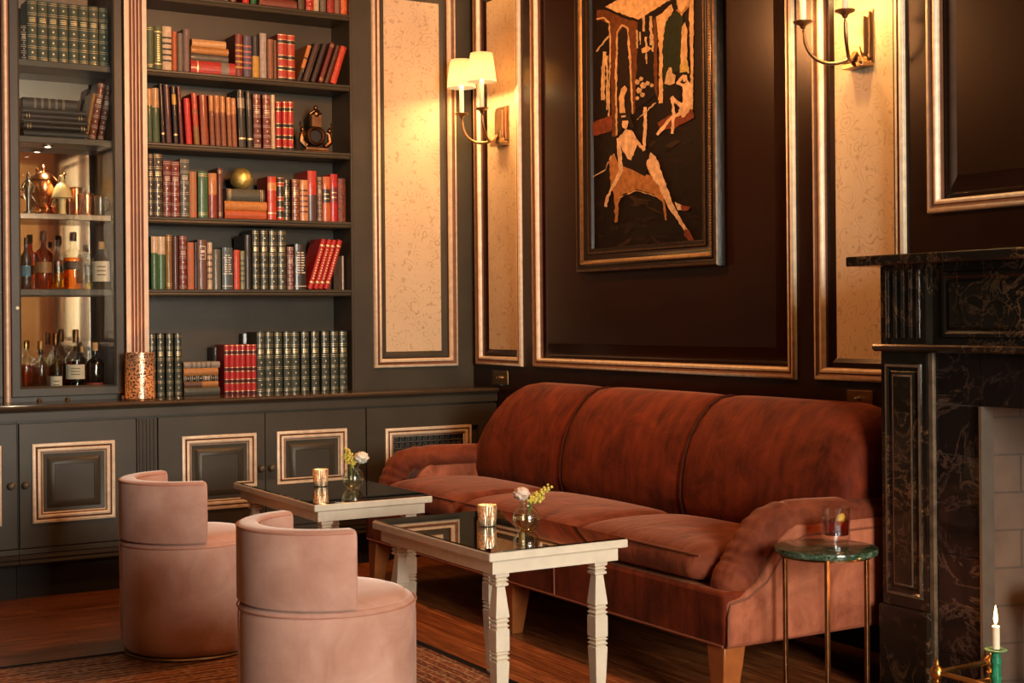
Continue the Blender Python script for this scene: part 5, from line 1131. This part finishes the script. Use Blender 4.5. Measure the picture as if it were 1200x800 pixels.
for s_ in (0, 1):
    f = (lambda y: y) if s_ == 0 else mir
    a, b = sorted((f(I_), f(O_)))
    mb = MB(); mb.box(FX, XB, a, b, 1.111, 1.3565)
    for k in range(5): mb.tube([(FX + .002, a + .030 + k * (b - a - .06) / 4, 1.130), (FX + .002, a + .030 + k * (b - a - .06) / 4, 1.340)], .0085, 8)
    P(mb, 'reeded_block', MARBLE, fp, smooth=40)
    mb = MB(); mb.box(FX, XB, a, b, .292, 1.0875)
    mb.frame((FX, 0, 0), (0, 1, 0), (0, 0, 1), (-1, 0, 0), a + .018, b - .018, .325, 1.05, [(0, -.001), (.002, .006), (.010, .007), (.016, .001), (.024, .001), (.034, .007), (.04, .008)], [0, 1, 0, 0, 0, 1, 0], 0)
    P(mb, 'pilaster', [MARBLE, plain('marble_arris_highlight', (.13, .095, .062, 1), .3, 0, .4, 30)], fp, smooth=30)  # lighter bevel faces have the highlight along the inset painted in
    mb = MB(); mb.box(FX - .014, XB, a - .008, b + .008, .021, .291); P(mb, 'pilaster_base', MARBLE, fp, smooth=0, bevel=.006)
    # marble edge strip and tiles
    a, b = sorted((f(OPY), f(I_)))
    e0, e1 = (b - .022, b - .001) if s_ == 0 else (a + .001, a + .022)
    mb = MB(); mb.box(FX + .004, XB, e0, e1, .021, 1.087); P(mb, 'edge_strip', plain('brown_marble_edge_highlight', (.10, .075, .05, 1), .25, 0, .5, 25), fp, smooth=0, bevel=.003)  # strip coloured lighter to stand for the highlight on the pilaster edge
    ta, tb = (a, b - .023) if s_ == 0 else (a + .023, b)
    mb = MB(); mb.box(FX + .024, XB, ta + .001, tb - .001, .021, 1.0865, 1)
    z = OPZ + .003
    zs_ = [.022] + [OPZ - .150 * k for k in range(5, -1, -1)] + [1.0865]
    for z0, z1 in zip(zs_[:-1], zs_[1:]): mb.box(FX + .016, FX + .0245, ta + .0012, tb - .0012, z0 + .0018, z1 - .0018, 0)
    P(mb, 'tiled_slip', [TILE, plain('tile_grout', (.30, .22, .16, 1), .7)], fp, smooth=0)
    # bronze trim of the opening
    q0, q1 = (a - .010, a - .0005) if s_ == 0 else (b + .0005, b + .010)
    mb = MB(); mb.box(FX + .008, FX + .06, q0, q1, .021, OPZ); P(mb, 'opening_trim', plain('dull_steel_edge', (.30, .25, .20, 1), .4, .8), fp, smooth=0)
mb = MB(); mb.box(FX + .024, XB, mir(OPY) + .0, OPY - .0, OPZ + .001, 1.0865, 1)
n = 7; step = (OPY - mir(OPY)) / n
for k in range(n): mb.box(FX + .016, FX + .0245, mir(OPY) + step * k + .0012, mir(OPY) + step * (k + 1) - .0012, OPZ + .001, 1.0865, 0)
P(mb, 'tiled_lintel', [TILE, plain('tile_grout', (.30, .22, .16, 1), .7)], fp, smooth=0)
mb = MB()
for s_ in (0, 1):
    f = (lambda y: y) if s_ == 0 else mir
    pl_ = [(FX + .062, f(OPY + .0)), (XB - .02, f(OPY - .10)), (XB - .02, f(OPY + .0))]
    mb.prism(pl_, 2, .021, OPZ)
mb.box(XB - .02, XB, mir(OPY), OPY, .021, OPZ); P(mb, 'brick_firebox', BRICK, fp, smooth=0)
mb = MB(); mb.box(3.0675, XB, mir(3.285), 3.285, .0005, .0205); P(mb, 'hearth_slab', MARBLE, fp, smooth=0, bevel=.003)
# brass fender
fe = thing('fender', 'low brass fender with ball finials in front of the hearth', 'fender', (3.07, 2.0, 0))
def post(x, y):
    mb = MB(); mb.lathe([(a_, b_ * .82) for a_, b_ in [(.016, .0), (.018, .008), (.009, .014), (.008, .16), (.011, .166), (.007, .172), (.011, .178), (.0185, .188), (.0205, .200), (.0185, .212), (.010, .221), (.006, .226), (.008, .231), (.0045, .238), (.006, .243), (.001, .250)]], (x, y, .021), 18); P(mb, 'post', BRASS, fe, smooth=60)
fy_ = 2.834
for x, y in ((3.085, fy_), (3.305, fy_), (3.085, mir(fy_)), (3.305, mir(fy_))): post(x, y)
for z in (.186, .135):
    for y in (fy_, mir(fy_)): mb = MB(); mb.tube([(3.087, y, z), (3.305, y, z)], .0075 if z > .15 else .006, 12); P(mb, 'rail', BRASS, fe)
    mb = MB(); mb.tube([(3.085, mir(fy_), z), (3.085, fy_, z)], .0075 if z > .15 else .006, 12); P(mb, 'rail', BRASS, fe)
# green candlestick with lit candle
cx_, cy_ = 3.138, 2.670
cs = thing('candlestick', 'green glazed candlestick standing on the hearth behind the brass fender', 'candlestick', (cx_, cy_, .021))
mb = MB(); mb.lathe([(.045, 0), (.046, .008), (.030, .016), (.014, .024), (.012, .06), (.016, .068), (.012, .078), (.0135, .17), (.016, .178), (.0125, .186), (.0135, .215), (.0165, .222), (.012, .232), (.013, .246)], seg=24); mb.build('stem', GREENGLAZE, cs, smooth=60)
mb = MB(); mb.lathe([(.012, .2465), (.028, .250), (.031, .254), (.029, .256), (.014, .254)], seg=28); mb.build('drip_dish', plain('verdigris_dish', (.10, .24, .14, 1), .4, .4), cs)
cd = thing('taper_candle', 'short white lit candle in the green candlestick', 'candle', (cx_, cy_, .021 + .2566))
mb = MB(); mb.lathe([(.0105, 0), (.0108, .062), (.007, .064), (.001, .0635)], seg=18); mb.build('wax', CANDLE, cd, smooth=50)
mb = MB(); mb.tube([(0, 0, .063), (0, 0, .071)], .001, 6); mb.build('wick', BLACK, cd)
mb = MB(); mb.lathe([(.001, .067), (.0045, .074), (.0058, .082), (.0045, .096), (.0025, .110), (.0004, .120)], seg=14); mb.build('flame', FLAME, cd, smooth=70)
L = bpy.data.lights.new('candle_glow', 'POINT'); L.energy = 1.1; L.color = (1, .42, .12); L.shadow_soft_size = .012
o = bpy.data.objects.new('candle_glow', L); COL.objects.link(o); o.location = (cx_, cy_, .021 + .2566 + .094)
# andiron in the firebox
ad = thing('andiron', 'dark iron andiron with large ball inside the firebox', 'andiron', (3.40, 2.70, .021))
mb = MB(); mb.sphere((0, 0, .36), .045, 24, 14); mb.build('ball', plain('dark_iron', (.03, .014, .010, 1), .25, .8), ad, smooth=80)
mb = MB(); mb.lathe([(.05, 0), (.05, .01), (.02, .02), (.014, .1), (.020, .12), (.014, .14), (.014, .28), (.022, .30), (.016, .317)], seg=18); mb.build('stand', plain('dark_iron', (.03, .014, .010, 1), .25, .8), ad, smooth=60)

# ================================================================== CHANDELIERS (unseen, added above the view for warm fill)
def fill_chandelier(x, y, w, label):
    cl = thing('fill_chandelier', label, 'fill_chandelier', (x, y, ZC), 'added brass chandeliers')
    mb = MB(); mb.lathe([(.06, -.0005), (.055, -.02), (.012, -.035), (.008, -.04), (.008, -.42), (.03, -.45), (.045, -.50), (.03, -.56), (.012, -.60), (.001, -.62)], seg=20); mb.build('stem', BRASS, cl)
    for k in range(6):
        a = 2 * PI * k / 6; cx, cy = .34 * math.cos(a), .34 * math.sin(a)
        mb = MB(); mb.tube([(.03 * math.cos(a), .03 * math.sin(a), -.50), (cx * .5, cy * .5, -.60), (cx * .9, cy * .9, -.57), (cx, cy, -.50)], .008, 8); mb.lathe([(.01, -.50), (.035, -.49), (.036, -.485), (.011, -.484), (.011, -.40), (.001, -.399)], (cx, cy, 0), 16); ar = mb.build('arm', BRASS, cl)
        mb = MB(); mb.lathe([(.006, -.3985), (.018, -.37), (.012, -.335), (.001, -.30)], (cx, cy, 0), 12); mb.build('bulb', BULB, ar)
    L = bpy.data.lights.new('chandelier_fill', 'POINT'); L.energy = w; L.color = (1, .40, .13); L.shadow_soft_size = .12
    o = bpy.data.objects.new('chandelier_fill', L); COL.objects.link(o); o.location = (x, y, ZC - .70)
fill_chandelier(2.60, 4.95, 29, 'brass six-bulb chandelier over the tables, added above the frame for warm light')  # unseen, added for warm overhead light on the right wall
fill_chandelier(-.25, 2.5, 6, 'brass six-bulb chandelier near the viewpoint, added above the frame for fill')  # unseen, added to warm the stools and left faces of the tables
fill_chandelier(2.30, -1.0, 18, 'brass six-bulb chandelier in front of the window, added out of frame for fill')  # unseen, added to brighten the wall reflected in the cabinet mirror
sconce(.10, 'twin candle wall sconce right of the fireplace, added out of frame for fill')  # unseen sconce added to light the panels that the cabinet mirror reflects

# ================================================================== LIGHT
W = bpy.data.worlds.new('daylight'); scene.world = W; W.use_nodes = True
bg = W.node_tree.nodes['Background']; bg.inputs[0].default_value = (1, .93, .84, 1); bg.inputs[1].default_value = WORLD_S if 'WORLD_S' in globals() else 14
L = bpy.data.lights.new('window_portal', 'AREA'); L.shape = 'RECTANGLE'; L.size = WX1 - WX0; L.size_y = WZ1 - WZ0; L.cycles.is_portal = True
o = bpy.data.objects.new('window_portal', L); COL.objects.link(o); o.location = ((WX0 + WX1) / 2, YF - .16, (WZ0 + WZ1) / 2); o.rotation_euler = (PI / 2, 0, 0)
def point(name, loc, e, col, r=.03):
    L = bpy.data.lights.new(name, 'POINT'); L.energy = e; L.color = col; L.shadow_soft_size = r
    o = bpy.data.objects.new(name, L); COL.objects.link(o); o.location = loc
L = bpy.data.lights.new('cabinet_downlight', 'SPOT'); L.energy = 3; L.color = (1, .78, .5); L.spot_size = 2.4; L.spot_blend = .6; L.shadow_soft_size = .02
o = bpy.data.objects.new('cabinet_downlight', L); COL.objects.link(o); o.location = (1.50, 6.70, SZ[2] - .045)
for q_ in ((2.2, 3.856), (2.186, 5.15)): point('votive_glow', (q_[0], q_[1], .5506 + .042), .10, (1, .55, .2), .006)
point('tealight_glow', (ch.location.x, ch.location.y, ZT + .052), 1.3, (1, .5, .18), .01)

# ================================================================== CAMERA
cam = bpy.data.cameras.new('camera'); co = bpy.data.objects.new('camera', cam); COL.objects.link(co); scene.camera = co
cam.sensor_fit = 'HORIZONTAL'; cam.sensor_width = 36; cam.lens = F * 36 / 1200; cam.shift_x = 0; cam.shift_y = -(400 - CYPX) / 1200
cam.clip_start = .05
m3 = Matrix((RT, UP, -FW)).transposed(); co.matrix_world = Matrix.Translation(CAM) @ m3.to_4x4()
vs_ = scene.view_settings; vs_.view_transform = 'Standard'; vs_.look = 'None'; vs_.gamma = 1; vs_.use_curve_mapping = False; vs_.exposure = 1.8
scene.cycles.use_denoising = True
scene.cycles.max_bounces = 10; scene.cycles.transparent_max_bounces = 24; scene.cycles.sample_clamp_indirect = 6
scene.cycles.caustics_reflective = False; scene.cycles.caustics_refractive = False
